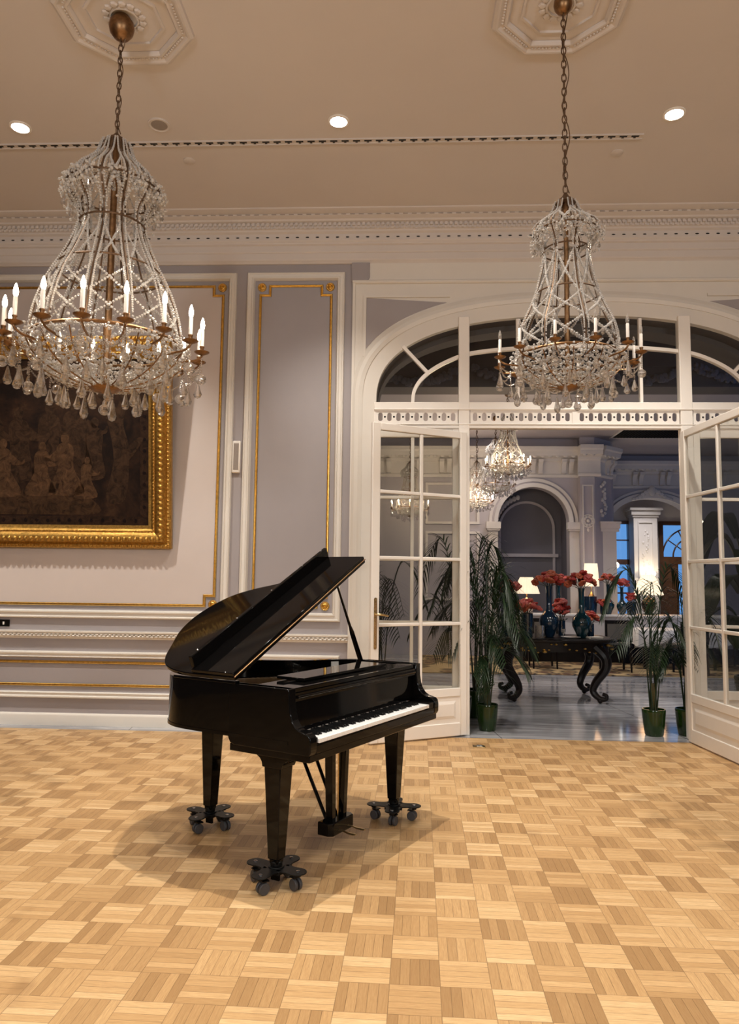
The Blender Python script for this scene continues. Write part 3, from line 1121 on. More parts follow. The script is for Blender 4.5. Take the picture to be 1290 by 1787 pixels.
cv = MB().box((-HW + .22, -.012, .22), (HW - .22, .0, PH - .22)).build('canvas', M['tapestry'], pic, smooth=0)
# inner woven border
m = MB()
q0, q1 = .235, .325
m.box((-HW + q0, -.0135, q0), (HW - q0, -.0122, q1)).box((HW - q1, -.0135, q1), (HW - q0, -.0122, PH - q0))
m.build('woven_border', figure_paint('border_weave', lin(52, 35, 24)), cv, smooth=0)
m = MB()
rr = random.Random(3)
for k in range(26):
    x, z = -HW + .3 + k * .115, (q0 + q1) / 2
    if x > HW - .3: break
    m.prism([(x + (.012 + .012 * rr.random()) * math.cos(a), z + (.014 + .012 * rr.random()) * math.sin(a)) for a in [2 * PI * j / 9 for j in range(9)]], -.0145, -.0134, 'y')
for k in range(14):
    x, z = HW - (q0 + q1) / 2, .42 + k * .115
    m.prism([(x + (.012 + .012 * rr.random()) * math.cos(a), z + (.014 + .012 * rr.random()) * math.sin(a)) for a in [2 * PI * j / 9 for j in range(9)]], -.0145, -.0134, 'y')
m.build('border_flowers', figure_paint('border_flower_weave', lin(28, 15, 12)), cv, smooth=0)
# a hill, a tree, drapery and a group of standing and seated figures woven into the picture
def shape(mm, pts, lvl):
    mm.prism(catmull(pts, 4, True), -.0125 - lvl * .0006 - .0004, -.0122, 'y')
def fig(mm, x, z, h, lean_=0.0, lvl=2, seated=False):
    w = h * .17
    body = [(x - w * .5, z + h * .84), (x - w * .9, z + h * .72), (x - w * .8, z + h * .4), (x - w * (1.7 if seated else 1.15), z), (x + w * (1.9 if seated else 1.2), z), (x + w * .85, z + h * .42), (x + w * .9, z + h * .72), (x + w * .45, z + h * .84)]
    shape(mm, [(p[0] + lean_ * (p[1] - z), p[1]) for p in body], lvl)
    hx = x + lean_ * h * .93
    shape(mm, [(hx + w * .42 * math.cos(a), z + h * .93 + w * .55 * math.sin(a)) for a in [2 * PI * j / 8 for j in range(8)]], lvl + 1)
    s = 1 if rr.random() < .5 else -1
    shape(mm, [(x + s * w * .8, z + h * .74), (x + s * w * 1.9, z + h * .60), (x + s * w * 2.3, z + h * .66), (x + s * w * 2.2, z + h * .56), (x + s * w * .9, z + h * .55)], lvl + 1)
mA, mB_, mC, mD = MB(), MB(), MB(), MB()
shape(mA, [(-1.35, .36), (-1.35, .55), (-.4, .62), (.2, .60), (.55, .66), (.75, .52), (.85, .36), (.3, .34)], 1)
shape(mB_, [(.92, .50), (1.0, .9), (.93, 1.3), (.80, 1.55), (.9, 1.62), (1.02, 1.42), (1.1, 1.65), (1.2, 1.62), (1.1, 1.3), (1.16, 1.0), (1.12, .5)], 1)
shape(mB_, [(1.08, .95), (1.24, 1.12), (1.30, 1.10), (1.16, .90)], 2)
shape(mD, [(-1.3, 1.75), (-.6, 1.55), (0, 1.72), (.7, 1.60), (.9, 1.80), (0, 1.86), (-1.2, 1.86)], 1)
for x, z, h, sd in ((-.95, .60, .70, 0), (-.62, .62, .76, 0), (-.30, .60, .72, 0), (.02, .60, .72, 0), (.30, .62, .76, 0), (.62, .62, .80, 0), (.78, .62, .60, 0)):
    fig(mB_, x, z + .10, h, rr.uniform(-.1, .1), 1)
for x, z, h in ((-.8, .56, .52), (-.15, .54, .56), (.22, .55, .52), (.50, .56, .60), (.70, .52, .40)):
    fig(mC, x, z, h, rr.uniform(-.2, .2), 3, True)
mA.build('woven_hill', figure_paint('hill_weave', lin(66, 46, 30)), cv, smooth=0)
mB_.build('woven_figures', figure_paint('far_figure_weave', lin(60, 42, 29)), cv, smooth=0)
mC.build('woven_figures', figure_paint('near_figure_weave', lin(84, 60, 41)), cv, smooth=0)
mD.build('woven_drapery', figure_paint('drapery_weave', lin(54, 36, 25)), cv, smooth=0)

# ================================================================== GRAND PIANO
PANG = math.radians(61.6)
PLOC = (-.612, 3.718, 0.0)
piano = thing('grand_piano', 'glossy black baby grand piano with raised lid standing on the parquet', 'piano', PLOC, PANG)
CASE = catmull([(1.25, -.147), (1.25, .05), (1.25, .22), (1.235, .32), (1.17, .41), (1.08, .475), (.98, .545), (.90, .645), (.83, .765), (.745, .875), (.62, .937), (.46, .955),
                (.29, .925), (.12, .85), (-.03, .745), (-.10, .63), (-.12, .50), (-.12, .30), (-.12, .05), (-.12, -.147)], 5)
def inset(P, d):
    out = []
    n = len(P)
    for i in range(n):
        a = np.array(P[max(i - 1, 0)])
        b = np.array(P[min(i + 1, n - 1)])
        t = (b - a) / (np.linalg.norm(b - a) + 1e-9)
        out.append((P[i][0] - t[1] * d, P[i][1] + t[0] * d))
    return out
INN = inset(CASE, .045)
m = MB()
m.strip(CASE, INN, .725, .972)
m.strip(inset(CASE, -.004), inset(CASE, .03), .712, .728)
case = m.build('case', M['black'], piano, smooth=30)
# cheeks with the scooped arm
cheek = [(.235, .972), (-.147, .972), (-.150, .90), (-.156, .86), (-.168, .825), (-.188, .798), (-.212, .783), (-.240, .776), (-.262, .770), (-.274, .758), (-.279, .735), (-.278, .69), (-.268, .672), (.19, .672), (.215, .68), (.228, .70), (.235, .725)]
MB().prism(cheek, -.122, -.067, 'x').build('cheek', M['black'], piano, bevel=.005, smooth=50)
MB().prism(cheek, 1.197, 1.252, 'x').build('cheek', M['black'], piano, bevel=.005, smooth=50)
MB().box((-.112, -.268, .640), (1.242, .225, .676)).build('keybed', M['black'], piano, bevel=.004)
MB().box((-.066, -.274, .676), (1.196, -.256, .716)).build('key_slip', M['black'], piano, bevel=.003)
m = MB().box((-.066, -.272, .676), (-.052, -.13, .752)).box((1.119, -.272, .676), (1.196, -.13, .752))
m.build('key_block', M['black'], piano, bevel=.004)
# inside: soundboard, gold plate, strings
cen = np.mean(np.array(INN), axis=0)
def fanplate(P, z0, z1):
    mm = MB()
    n = len(P)
    v = [(cen[0], cen[1], z1)] + [(p[0], p[1], z1) for p in P] + [(p[0], p[1], z0) for p in P] + [(cen[0], cen[1], z0)]
    f = [(0, 1 + i, 1 + (i + 1) % n) for i in range(n)] + [(2 * n + 1, 1 + n + (i + 1) % n, 1 + n + i) for i in range(n)]
    f += [(1 + i, 1 + n + i, 1 + n + (i + 1) % n, 1 + (i + 1) % n) for i in range(n)]
    return mm.add(v, f)
fanplate([(p[0], max(p[1], -.10)) for p in INN], .735, .80).build('soundboard', M['soundboard'], piano, smooth=0)
fanplate([(cen[0] + (p[0] - cen[0]) * .93, cen[1] + (max(p[1], .0) - cen[1]) * .93) for p in INN], .845, .862).build('iron_plate', M['plate'], piano, smooth=0)
m = MB()
for k in range(54):
    x = .02 + 1.10 * k / 53
    y1 = .80 - abs(x - .42) * .45 - max(0, x - .6) * .35
    m.tube([(x, .10, .885), (x - .10 * (1 - k / 53), max(.2, y1), .885)], .0012, 4)
tag(m.build('strings', M['chrome'], piano), kind='stuff')
m = MB()
for k in range(20):
    m.box((.05 + k * .053, .14, .886), (.085 + k * .053, .19, .905))
m.build('dampers', M['ebony'], piano)
MB().box((-.066, -.03, .93), (1.196, .12, .965)).build('pin_block', M['black'], piano, bevel=.003)
m = MB().box((-.067, -.135, .945), (1.197, -.02, .969))
m.build('front_shelf', M['black'], piano, bevel=.004)
m = MB().tube([(-.05, -.146, .925), (1.18, -.146, .925)], .008, 10)
m.box((-.066, -.142, .905), (1.196, -.12, .945))
m.build('name_rail', M['black'], piano, smooth=40)
MB().prism([(-.128, .752), (-.105, .752), (-.10, .905), (-.118, .905)], -.066, 1.196, 'x').build('fallboard', M['black'], piano, bevel=.003)
MB().box((-.05, -.131, .748), (1.118, -.127, .753)).build('key_felt', M['felt'], piano, smooth=0)
MB().box((.14, -.045, .972), (.99, .135, .988)).build('music_desk', M['black'], piano, bevel=.003)
# keys: 52 white, 36 black
KW = 1.168 / 52
wk = MB().box((.0006, 0, 0), (KW - .0006, .150, .020))
wk0 = wk.build('white_key', M['ivorykey'], piano, bevel=.0012)
wk0.location = (-.05, -.279, .724)
for k in range(1, 52):
    link_copy(wk0, piano, (-.05 + KW * k, -.279, .724))
bkm = MB().frustum((0, .048, 0), (.0058, .048), (0, .051, .012), (.0045, .045))
first = True
for k in range(51):
    if (k + 5) % 7 in (2, 6): continue           # no black key between E-F and B-C (the row starts at A)
    p = (-.05 + KW * (k + 1), -.229, .7445)
    if first:
        bk0 = bkm.build('black_key', M['ebony'], piano, bevel=.001)
        bk0.location = p
        first = False
    else:
        link_copy(bk0, piano, p)
# hinge rail along the spine
MB().box((-.126, .19, .970), (-.09, .62, .984)).build('lid_hinge_rail', M['black'], piano, bevel=.002)
# lid (its own frame: local x up the slope from the hinge, y along the spine)
LA = math.radians(26.8)
lid_pts = catmull([(1.39, .19), (1.392, .30), (1.345, .40), (1.24, .475), (1.12, .55), (1.03, .645), (.955, .775), (.86, .885), (.73, .945), (.576, .967), (.41, .94), (.247, .862), (.11, .785), (.035, .69), (0, .53), (0, .30), (0, .19)], 5)
lid = MB().prism(lid_pts, 0, .022, 'z').build('lid', M['black'], piano, bevel=.004, smooth=40)
lid.location = (-.122, 0, .984)
lid.rotation_euler = (0, -LA, 0)
MB().box((0, .19, .024), (1.388, .478, .045)).build('lid_flap', M['black'], lid, bevel=.004)
MB().box((.015, .462, .045), (1.385, .486, .112)).build('flap_lip', M['black'], lid, bevel=.004)
m = MB().tube([(.0, .186, .023), (1.388, .186, .023)], .0038, 8)
m.build('piano_hinge', M['bronze'], lid)
m = MB()
for x in (.08, .42, .76, 1.1, 1.33): m.ball((x, .474, .113), .006, 8, 4)
m.build('rubber_buttons', M['chrome'], lid)
# lid prop
a = Vector((1.185, .248, .945))
b = Vector((-.122 + 1.05 * math.cos(LA), .205, .984 + 1.05 * math.sin(LA) - .004))
d = b - a
m = MB()
for t0, t1, w0, w1 in ((0, .42, .019, .017), (.42, .50, .017, .010), (.50, 1.0, .010, .007)):
    p, q = a + d * t0, a + d * t1
    m.tube([tuple(p), tuple(q)], [w0, w1], 6)
m.build('lid_prop', M['black'], piano, smooth=30)
MB().box((1.155, .225, .93), (1.205, .272, .965)).build('prop_block', M['black'], piano, bevel=.003)
m = MB()
m.M = Matrix.Translation((1.0975, .4035, .943)) @ Matrix.Rotation(math.atan2(.585, -.81), 4, 'Z')
m.box((-.026, -.0015, -.017), (.026, .0015, .017))
m.M = None
tag(m.build('card', M['paper'], piano), 'small white card on the inner rim')
# legs
legd = {}
def leg(x, y, top):
    m = MB()
    m.frustum((x, y, .13), .031, (x, y, top), .052)
    m.frustum((x, y, .108), .024, (x, y, .13), .026)
    o = m.build('leg', M['black'], piano, bevel=.004)
    m = MB().lathe([(.027, .096), (.030, .100), (.030, .116), (.026, .12)], (x, y, 0), 16)
    m.build('ferrule', M['blackmetal'], o)
    return o
leg(0, 0, .60)
leg(1.188, 0, .60)
leg(.45, .86, .715)
BR = [(.118, .640), (.118, .628), (.095, .624), (.075, .612), (.063, .595), (.058, .572), (-.058, .572), (-.066, .592), (-.084, .61), (-.112, .622), (-.16, .628), (-.20, .631), (-.20, .640)]
MB().prism(BR, -.058, .058, 'x').build('leg_bracket', M['black'], piano, bevel=.003, smooth=50)
MB().prism(BR, 1.130, 1.246, 'x').build('leg_bracket', M['black'], piano, bevel=.003, smooth=50)
# pedal lyre
lyx, lyy = .575, .03
m = MB()
for s, x0, x1 in ((-1, .055, .075), (1, .055, .075)):
    m.frustum((lyx + s * x0, lyy, .165), (.018, .022), (lyx + s * x1, lyy, .645), (.020, .026))
m.box((lyx - .10, lyy - .05, .625), (lyx + .10, lyy + .05, .642))
m.build('lyre_posts', M['black'], piano, bevel=.003)
m = MB().prism([(lyx - .12, lyy + .045), (lyx - .12, lyy - .025), (lyx - .10, lyy - .05), (lyx + .10, lyy - .05), (lyx + .12, lyy - .025), (lyx + .12, lyy + .045)], .098, .17, 'z')
m.build('pedal_box', M['black'], piano, bevel=.006)
m = MB()
for x in (-.028, .032): m.tube([(lyx + x, lyy + .012, .165), (lyx + x, lyy + .012, .645)], .004, 6)
m.build('pedal_rods', M['brass'], piano)
m = MB()
for x in (-.05, .05): m.tube([(lyx + x, lyy + .03, .16), (lyx + x * 1.3, lyy + .33, .73)], .010, 6)
m.build('lyre_brace', M['black'], piano)
for x in (-.05, .045):
    m = MB().tube([(lyx + x, lyy - .02, .125), (lyx + x, lyy - .08, .122), (lyx + x, lyy - .11, .117), (lyx + x, lyy - .15, .116), (lyx + x, lyy - .163, .116)], [.006, .007, .013, .014, .006], 10, flat=.35)
    m.build('pedal', M['brass'], piano)

# ------------------------------------------------------------------ dollies under the legs
def p2w(x, y, z=0.0):
    c, s = math.cos(PANG), math.sin(PANG)
    return (PLOC[0] + c * x - s * y, PLOC[1] + s * x + c * y, z)
def dolly(x, y, rot, label):
    t = thing('piano_dolly', label, 'dolly', p2w(x, y), PANG + rot, group='piano dollies')
    m = MB()
    m.box((-.055, -.055, .072), (.055, .055, .0905))
    m.lathe([(.034, .0895), (.040, .0900), (.040, .0955), (.034, .0956)], (0, 0, 0), 20)
    m.build('cup', M['blackmetal'], t, bevel=.002)
    m = MB()
    for k in range(4):
        a = k * PI / 2
        c, s = math.cos(a), math.sin(a)
        loc = [(.03, -.052), (.085, -.042), (.118, -.046)] + [(.125 + .046 * math.sin(q * PI / 10), -.046 * math.cos(q * PI / 10)) for q in range(1, 10)] + [(.118, .046), (.085, .042), (.03, .052)]
        m.prism([(c * px - s * py, s * px + c * py) for px, py in loc], .085, .091, 'z')
    pl = m.build('plate', M['blackmetal'], t, bevel=.0015, smooth=50)
    for k in range(4):
        a = k * PI / 2
        cx, cy = .128 * math.cos(a), .128 * math.sin(a)
        m = MB().lathe([(.010, .091), (.010, .094), (.006, .096), (0, .0965)], (cx, cy, 0), 10)
        m.build('bolt', M['chrome'], t)
        sw = .9 + k * 1.7
        ux, uy = math.cos(sw), math.sin(sw)
        ox, oy = cx - .014 * uy, cy + .014 * ux
        m = MB().tube([(cx, cy, .085), (cx, cy, .068)], .015, 10)
        m.box((-.006, -.02, .026), (.006, .028, .072))
        m.M = Matrix.Translation((ox, oy, 0)) @ Matrix.Rotation(sw, 4, 'Z')
        m.box((-.022, -.012, .060), (.022, .024, .066))
        m.M = None
        fk = m.build('caster_fork', M['blackmetal'], t)
        for s in (-1, 1):
            m = MB()
            m.M = Matrix.Translation((ox + ux * .0135 * s, oy + uy * .0135 * s, .0285)) @ Matrix.Rotation(sw, 4, 'Z') @ Matrix.Rotation(PI / 2, 4, 'Y')
            m.lathe([(.008, -.008), (.025, -.008), (.0285, -.005), (.0285, .005), (.025, .008), (.008, .008)], (0, 0, 0), 20)
            m.M = None
            m.build('wheel', M['rubber'], fk)
    return t
dolly(0, 0, .04, 'black four-wheeled dolly under the front piano leg nearest the camera')
dolly(1.188, 0, .42, 'black four-wheeled dolly under the piano leg at the far end of the keyboard')
dolly(.45, .86, .06, 'black four-wheeled dolly under the rear piano leg by the tail, on the left')

# ================================================================== CRYSTAL CHANDELIERS
def interp(prof, z):
    """radius at height z from a (z, r) list sorted downwards"""
    for (z0, r0), (z1, r1) in zip(prof, prof[1:]):
        if z0 >= z >= z1:
            t = (z0 - z) / (z0 - z1 + 1e-9)
            return r0 + (r1 - r0) * t
    return prof[-1][1]

def chandelier(label, x, y, S, cage, ribs, arms, arm_r, arm_off, zring, zbot, bowl_r, lit, seed, chain_n, group=None, power=3.4, ceil=CEIL):
    """local z measured from the ceiling down (negative); cage: (z, r) silhouette from the cap down to the ring"""
    rg = random.Random(seed)
    t = thing('chandelier', label, 'chandelier', (x, y, ceil), group=group)
    ztop = cage[0][0]
    pr = sorted(catmull(cage, 6), key=lambda q: -q[0])
    # ceiling cup, chain, cord
    MB().lathe([(0, -.165 * S), (.02 * S, -.163 * S), (.05 * S, -.145 * S), (.075 * S, -.11 * S), (.083 * S, -.075 * S), (.078 * S, -.04 * S), (.06 * S, -.015 * S), (.05 * S, .004)], (0, 0, 0), 24).build('ceiling_cup', M['bronze'], t)
    m = MB()
    za, zb = -.155 * S, ztop + .03
    L = (za - zb) / chain_n
    for k in range(chain_n):
        zc = za - L * (k + .5)
        pts = []
        for q in range(10):
            a = 2 * PI * q / 10
            px, pz = .0125 * math.cos(a) * (1.15 if k % 2 else 1), zc + L * .66 * math.sin(a)
            pts.append((px, 0, pz) if k % 2 else (0, px, pz))
        m.tube(pts, .0042, 5, closed=True)
    m.build('chain', M['bronze2'], t)
    m = MB()
    pts = [(.018 * math.cos(k * 1.3) + .01, .016 * math.sin(k * 1.1), za - (za - zb) * k / 14) for k in range(15)]
    m.tube(catmull(pts, 3), .0035, 5)
    m.build('cord', M['bronze2'], t)
    # centre stem, cap, rings
    MB().lathe([(.018 * S, zbot + .03), (.024 * S, zbot + .10), (.020 * S, ztop - .12), (.030 * S, ztop - .05), (.012 * S, ztop)], (0, 0, 0), 14).build('centre_stem', M['bronze'], t)
    r0 = cage[1][1]
    MB().lathe([(cage[1][1] * .95, cage[1][0]), (cage[1][1] * .8, ztop - .02), (.035 * S, ztop), (.012 * S, ztop + .03)], (0, 0, 0), 20).build('crown_cap', M['bronze2'], t)
    zn = min(cage, key=lambda q: q[1] if q[0] < cage[3][0] and q[0] > zring + .3 * S else 9)[0]
    zsh = max(cage, key=lambda q: q[1] if q[0] > zn else 0)[0]
    rings = [zsh, zn, (zn + zring) / 2 + .08 * S, zring]
    for zz in rings:
        rr = interp(pr, zz)
        m = MB().tube([(rr * math.cos(2 * PI * k / 36), rr * math.sin(2 * PI * k / 36), zz) for k in range(36)], .0065 * S if zz > zring else .011 * S, 6, closed=True, flat=1.0)
        m.build('hoop', M['bronze2'] if zz > zring else M['bronze'], t)
    # ribs of the bell-shaped cage, each with its bead strands
    strands = []
    nz = 46
    for k in range(ribs):
        a = 2 * PI * k / ribs + .13
        line = []
        for i in range(nz + 1):
            z = cage[1][0] + (zring - cage[1][0]) * i / nz
            r = interp(pr, z)
            line.append((r * math.cos(a), r * math.sin(a), z))
        MB().tube(line, .0062 * S, 5).build('rib', M['bronze2'], t)
        for side in (-1, 1):
            da = side * .018 * S
            prev = None
            dist = 0
            for i in range(len(line) - 1):
                p, q = Vector(line[i]), Vector(line[i + 1])
                n = max(1, int((q - p).length / (.0150 * S)))
                for j in range(n):
                    w = p.lerp(q, j / n)
                    rr = math.hypot(w.x, w.y) + .010 * S
                    aa = a + da / max(rr, .05)
                    strands.append((rr * math.cos(aa), rr * math.sin(aa), w.z))
    m = MB().beads(strands, .0078 * S)
    tag(m.build('bead_strands', M['bead'], t, smooth=0), kind='stuff')
    # lattice of beads between the ribs (diamonds), crown and skirt
    lat = []
    sz = []
    def lattice(z0, z1, nd, tw):
        steps = int(abs(z1 - z0) / (.0135 * S)) + 2
        for k in range(nd):
            for s in (-1, 1):
                for i in range(steps):
                    f = i / steps
                    z = z0 + (z1 - z0) * f
                    r = interp(pr, z) - .004 * S
                    a = 2 * PI * k / nd + s * tw * 2 * PI / nd * f + .13
                    lat.append((r * math.cos(a), r * math.sin(a), z))
                    sz.append((.0084 if S > .9 else .0112) * S * rg.uniform(.8, 1.3))
    zmid = (zn + zring) / 2
    lattice(zn - .04 * S, zmid, ribs, 1.0)
    lattice(zmid, zring + .02 * S, ribs, 2.0)
    lattice(cage[2][0], zn + .02 * S, ribs, 1.0)
    m = MB().beads(lat, sz)
    tag(m.build('bead_lattice', M['bead'], t, smooth=0), kind='stuff')
    # leafy bead sprays on the shoulder
    cl = []
    cs = []
    rs = interp(pr, zsh)
    for k in range(ribs):
        a0 = 2 * PI * (k + .5) / ribs + .13
        for i in range(46):
            a = a0 + rg.gauss(0, .17)
            z = zsh - abs(rg.gauss(0, .075)) * S + .02 * S
            r = rs + rg.uniform(-.02, .045) * S - max(0, (zsh - z)) * .12
            cl.append((r * math.cos(a), r * math.sin(a), z))
            cs.append(rg.uniform(.006, .013) * S)
    m = MB().beads(cl, cs)
    tag(m.build('shoulder_sprays', M['bead'], t, smooth=0), kind='stuff')
    # the bowl: bronze spokes and nets of beads
    def bowl_z(r):
        q = max(0.0, 1 - (r / bowl_r) ** 2.2)
        return zring - .03 * S - (zring - .03 * S - zbot - .05 * S) * q ** .62
    m = MB()
    for k in range(arms):
        a = 2 * PI * (k + .5) / arms + arm_off
        m.tube([(bowl_r * f * math.cos(a), bowl_r * f * math.sin(a), bowl_z(bowl_r * f) - .012 * S) for f in [.15 + .85 * i / 10 for i in range(11)]], .0048 * S, 5)
    m.build('bowl_spokes', M['bronze'], t)
    bl = []
    bs = []
    nr = 9
    for i in range(nr):
        r = bowl_r * (.22 + .80 * i / (nr - 1))
        nb = int(2 * PI * r / (.0135 * S))
        for k in range(nb):
            a = 2 * PI * k / nb
            sag = .016 * S * abs(math.sin(a * arms / 2))
            bl.append((r * math.cos(a), r * math.sin(a), bowl_z(min(r, bowl_r)) - sag + rg.uniform(-.006, .006) * S))
            bs.append(rg.uniform(.006, .009) * S)
    for i in range(int(1200 + 700 * (S > .9))):
        r = bowl_r * math.sqrt(rg.uniform(.05, 1.08))
        a = rg.uniform(0, 2 * PI)
        bl.append((r * math.cos(a), r * math.sin(a), bowl_z(min(r, bowl_r)) + rg.uniform(-.012, .055) * S))
        bs.append(rg.uniform(.006, .014) * S)
    m = MB().beads(bl, bs)
    tag(m.build('bowl_bead_net', M['bead'], t, smooth=0), kind='stuff')
    MB().lathe([(0, zbot + .002 * S), (.012 * S, zbot + .004 * S), (.03 * S, zbot + .014 * S), (.065 * S, zbot + .018 * S), (.095 * S, zbot + .035 * S), (.105 * S, zbot + .045 * S), (.06 * S, zbot + .055 * S)], (0, 0, 0), 24).build('bowl_boss', M['bronze'], t)
    # arms with drip pan, candle and bulb
    for k in range(arms):
        a = 2 * PI * k / arms + arm_off
        ux, uy = math.cos(a), math.sin(a)
        R = arm_r
        pts = [(bowl_r * .80, zring - .10 * S), (bowl_r * .98, zring - .085 * S), (R * .93, zring - .075 * S), (R, zring - .045 * S), (R, zring - .02 * S)]
        m = MB().tube(catmull([(p[0] * ux, p[0] * uy, p[1]) for p in pts], 4), .0075 * S, 6)
        ar = m.build('arm', M['bronze'], t)
        zc = zring - .02 * S
        MB().lathe([(.012 * S, -.018 * S), (.034 * S, -.008 * S), (.048 * S, .0), (.050 * S, .004 * S), (.030 * S, .002 * S), (.012 * S, .004 * S), (.013 * S, .03 * S), (.016 * S, .034 * S), (.016 * S, .04 * S)], (R * ux, R * uy, zc), 16).build('drip_pan', M['bronze'], ar)
        MB().lathe([(.0128 * S, .036 * S), (.0128 * S, .15 * S), (.010 * S, .155 * S)], (R * ux, R * uy, zc), 12).build('candle', M['cream_candle'], ar)
        MB().lathe([(.007 * S, .150 * S), (.013 * S, .165 * S), (.0155 * S, .182 * S), (.012 * S, .205 * S), (.005 * S, .228 * S), (0, .236 * S)], (R * ux, R * uy, zc), 10).build('bulb', M['bulb_on'] if lit else M['bulbglass'], ar)
        if lit:
            lamp('candle_light', 'POINT', (x + R * ux, y + R * uy, ceil + zc + .195 * S), power, (1, .78, .54), .016)
        else:
            MB().tube([(R * ux, R * uy, zc + .155 * S), (R * ux, R * uy, zc + .195 * S)], .002 * S, 4).build('filament', M['brass'], ar)
    # pendants: drops and balls round the rim, strings of beads between
    sw = []
    np_ = arms * 2
    tops = []
    for k in range(np_):
        a = 2 * PI * k / np_ + arm_off
        onarm = k % 2 == 0
        R = arm_r if onarm else bowl_r * 1.03
        zt = zring - (.05 if onarm else .085) * S
        tops.append((R, a, zt - .10 * S))
        h = rg.uniform(.095, .13) * S
        n = 6 if onarm else 8
        for i in range(n): sw.append((R * math.cos(a), R * math.sin(a), zt - .02 * S - i * .016 * S))
        zp = zt - .02 * S - n * .016 * S
        m = MB()
        if k % 3 == 0:
            m.ball((R * math.cos(a), R * math.sin(a), zp - .034 * S), .035 * S, 14, 10)
        else:
            m.drop((R * math.cos(a), R * math.sin(a), zp), h, .060 * S, 8)
        m.build('pendant', M['crystal'], t, smooth=20)
    for (R0, a0, z0), (R1, a1, z1) in zip(tops, tops[1:] + tops[:1]):
        if a1 < a0: a1 += 2 * PI
        for i in range(1, 14):
            f = i / 14
            a = a0 + (a1 - a0) * f
            R = R0 + (R1 - R0) * f
            sw.append((R * math.cos(a), R * math.sin(a), z0 + (z1 - z0) * f + .05 * S - .05 * S * math.sin(PI * f)))
    # second tier of drops under the bowl
    for q, (fr, cnt) in enumerate(((.80, 14), (.5, 9))):
        for k in range(cnt):
            a = 2 * PI * k / cnt + rg.uniform(-.1, .1) + q
            R = bowl_r * fr * rg.uniform(.95, 1.05)
            zt = bowl_z(R) - .015 * S
            for i in range(3): sw.append((R * math.cos(a), R * math.sin(a), zt - i * .016 * S))
            zt -= .045 * S
            m = MB().drop((R * math.cos(a), R * math.sin(a), zt), rg.uniform(.11, .16) * S, rg.uniform(.055, .07) * S, 8)
            m.build('pendant', M['crystal'], t, smooth=20)
    m = MB().beads(sw, .0078 * S)
    tag(m.build('pendant_chains', M['crystal'], t, smooth=0), kind='stuff')
    # drops hanging inside the cage and from the shoulder
    for k in range(ribs):
        a = 2 * PI * (k + .5) / ribs + .13
        for zz, dr in ((zsh - .06 * S, .03 * S), (zring + .17 * S, -.01 * S)):
            R = interp(pr, zz) + dr
            m = MB().drop((R * math.cos(a), R * math.sin(a), zz - .02 * S), .07 * S, .032 * S, 6)
            m.build('pendant', M['crystal'], t, smooth=20)
    m = MB().ball((0, 0, zbot - .10 * S), .036 * S, 14, 10)
    m.build('pendant', M['crystal'], t, smooth=20)
    return t

C1 = [(4.395, .05), (4.35, .085), (4.25, .12), (4.17, .19), (4.10, .26), (4.02, .295), (3.95, .27), (3.88, .218), (3.78, .205), (3.66, .235), (3.52, .295), (3.36, .375), (3.20, .43), (3.08, .455), (2.99, .465)]
c1 = chandelier('lit bell-shaped crystal chandelier hanging before the big framed picture, the larger one', -1.92, 4.52, 1.0, [(z - CEIL, r) for z, r in C1], 12, 16, .60, math.radians(9.4), 2.985 - CEIL, 2.66 - CEIL, .50, True, 4, 15, 'crystal chandeliers of the hall')
C2 = [(3.90, .035), (3.86, .065), (3.80, .085), (3.745, .14), (3.70, .195), (3.655, .20), (3.60, .165), (3.55, .142), (3.46, .146), (3.36, .168), (3.26, .195), (3.14, .245), (3.04, .29), (2.95, .305), (2.87, .30)]
c2 = chandelier('unlit smaller crystal chandelier hanging on a long chain before the arched fanlight', 1.0, 4.44, .72, [(z - CEIL, r) for z, r in C2], 8, 12, .425, math.radians(-21.7), 2.87 - CEIL, 2.655 - CEIL, .335, False, 9, 26, 'crystal chandeliers of the hall')

# ================================================================== THE LOBBY BEYOND THE DOORS
LC = 4.42
structure(MB().box((-5.2, 7.22, -.12), (10.4, 20.4, 0)).build('floor_lobby', M['marble'], smooth=0))
structure(MB().box((-5.2, 10.9, LC), (10.4, 20.4, LC + .15)).build('ceiling_lobby', M['lobbywall'], smooth=0))
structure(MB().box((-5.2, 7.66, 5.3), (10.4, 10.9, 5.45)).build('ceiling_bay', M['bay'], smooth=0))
structure(MB().box((-5.4, 7.66, 0), (-5.2, 20.4, 5.4)).build('wall_lobby_left', M['lobbywall'], smooth=0))
structure(MB().box((10.4, 7.66, 0), (10.6, 20.4, 5.4)).build('wall_lobby_right', M['lobbywall'], smooth=0))
# dropped beam with its leaf garland, side beams of the high bay
beam = structure(thing('trim_4'))
m = MB().box((-5.2, 10.5, 4.30), (10.4, 10.9, 5.3)).box((-5.2, 10.46, 4.60), (10.4, 10.5, 4.66)).box((-5.2, 10.47, 4.30), (10.4, 10.5, 4.34))
for x in (-.6, 4.6): m.box((x, 7.66, 4.75), (x + .35, 10.5, 5.3))
for y in (8.5, 9.4): m.box((-5.2, y, 5.05), (10.4, y + .22, 5.3))
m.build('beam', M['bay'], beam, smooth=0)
m = MB()
rr = random.Random(5)
for c in (-.6, 1.0, 2.6, 4.2):
    for i in range(60):
        f = i / 59
        x = c + 1.5 * f
        z = 4.58 - .20 * math.sin(PI * f)
        for q in range(2):
            m.ball((x + rr.uniform(-.03, .03), 10.47 + rr.uniform(-.02, .02), z + rr.uniform(-.05, .05)), rr.uniform(.03, .05), 6, 4, (1, .7, 1))
m.build('leaf_garland', M['lobbydark'], beam)

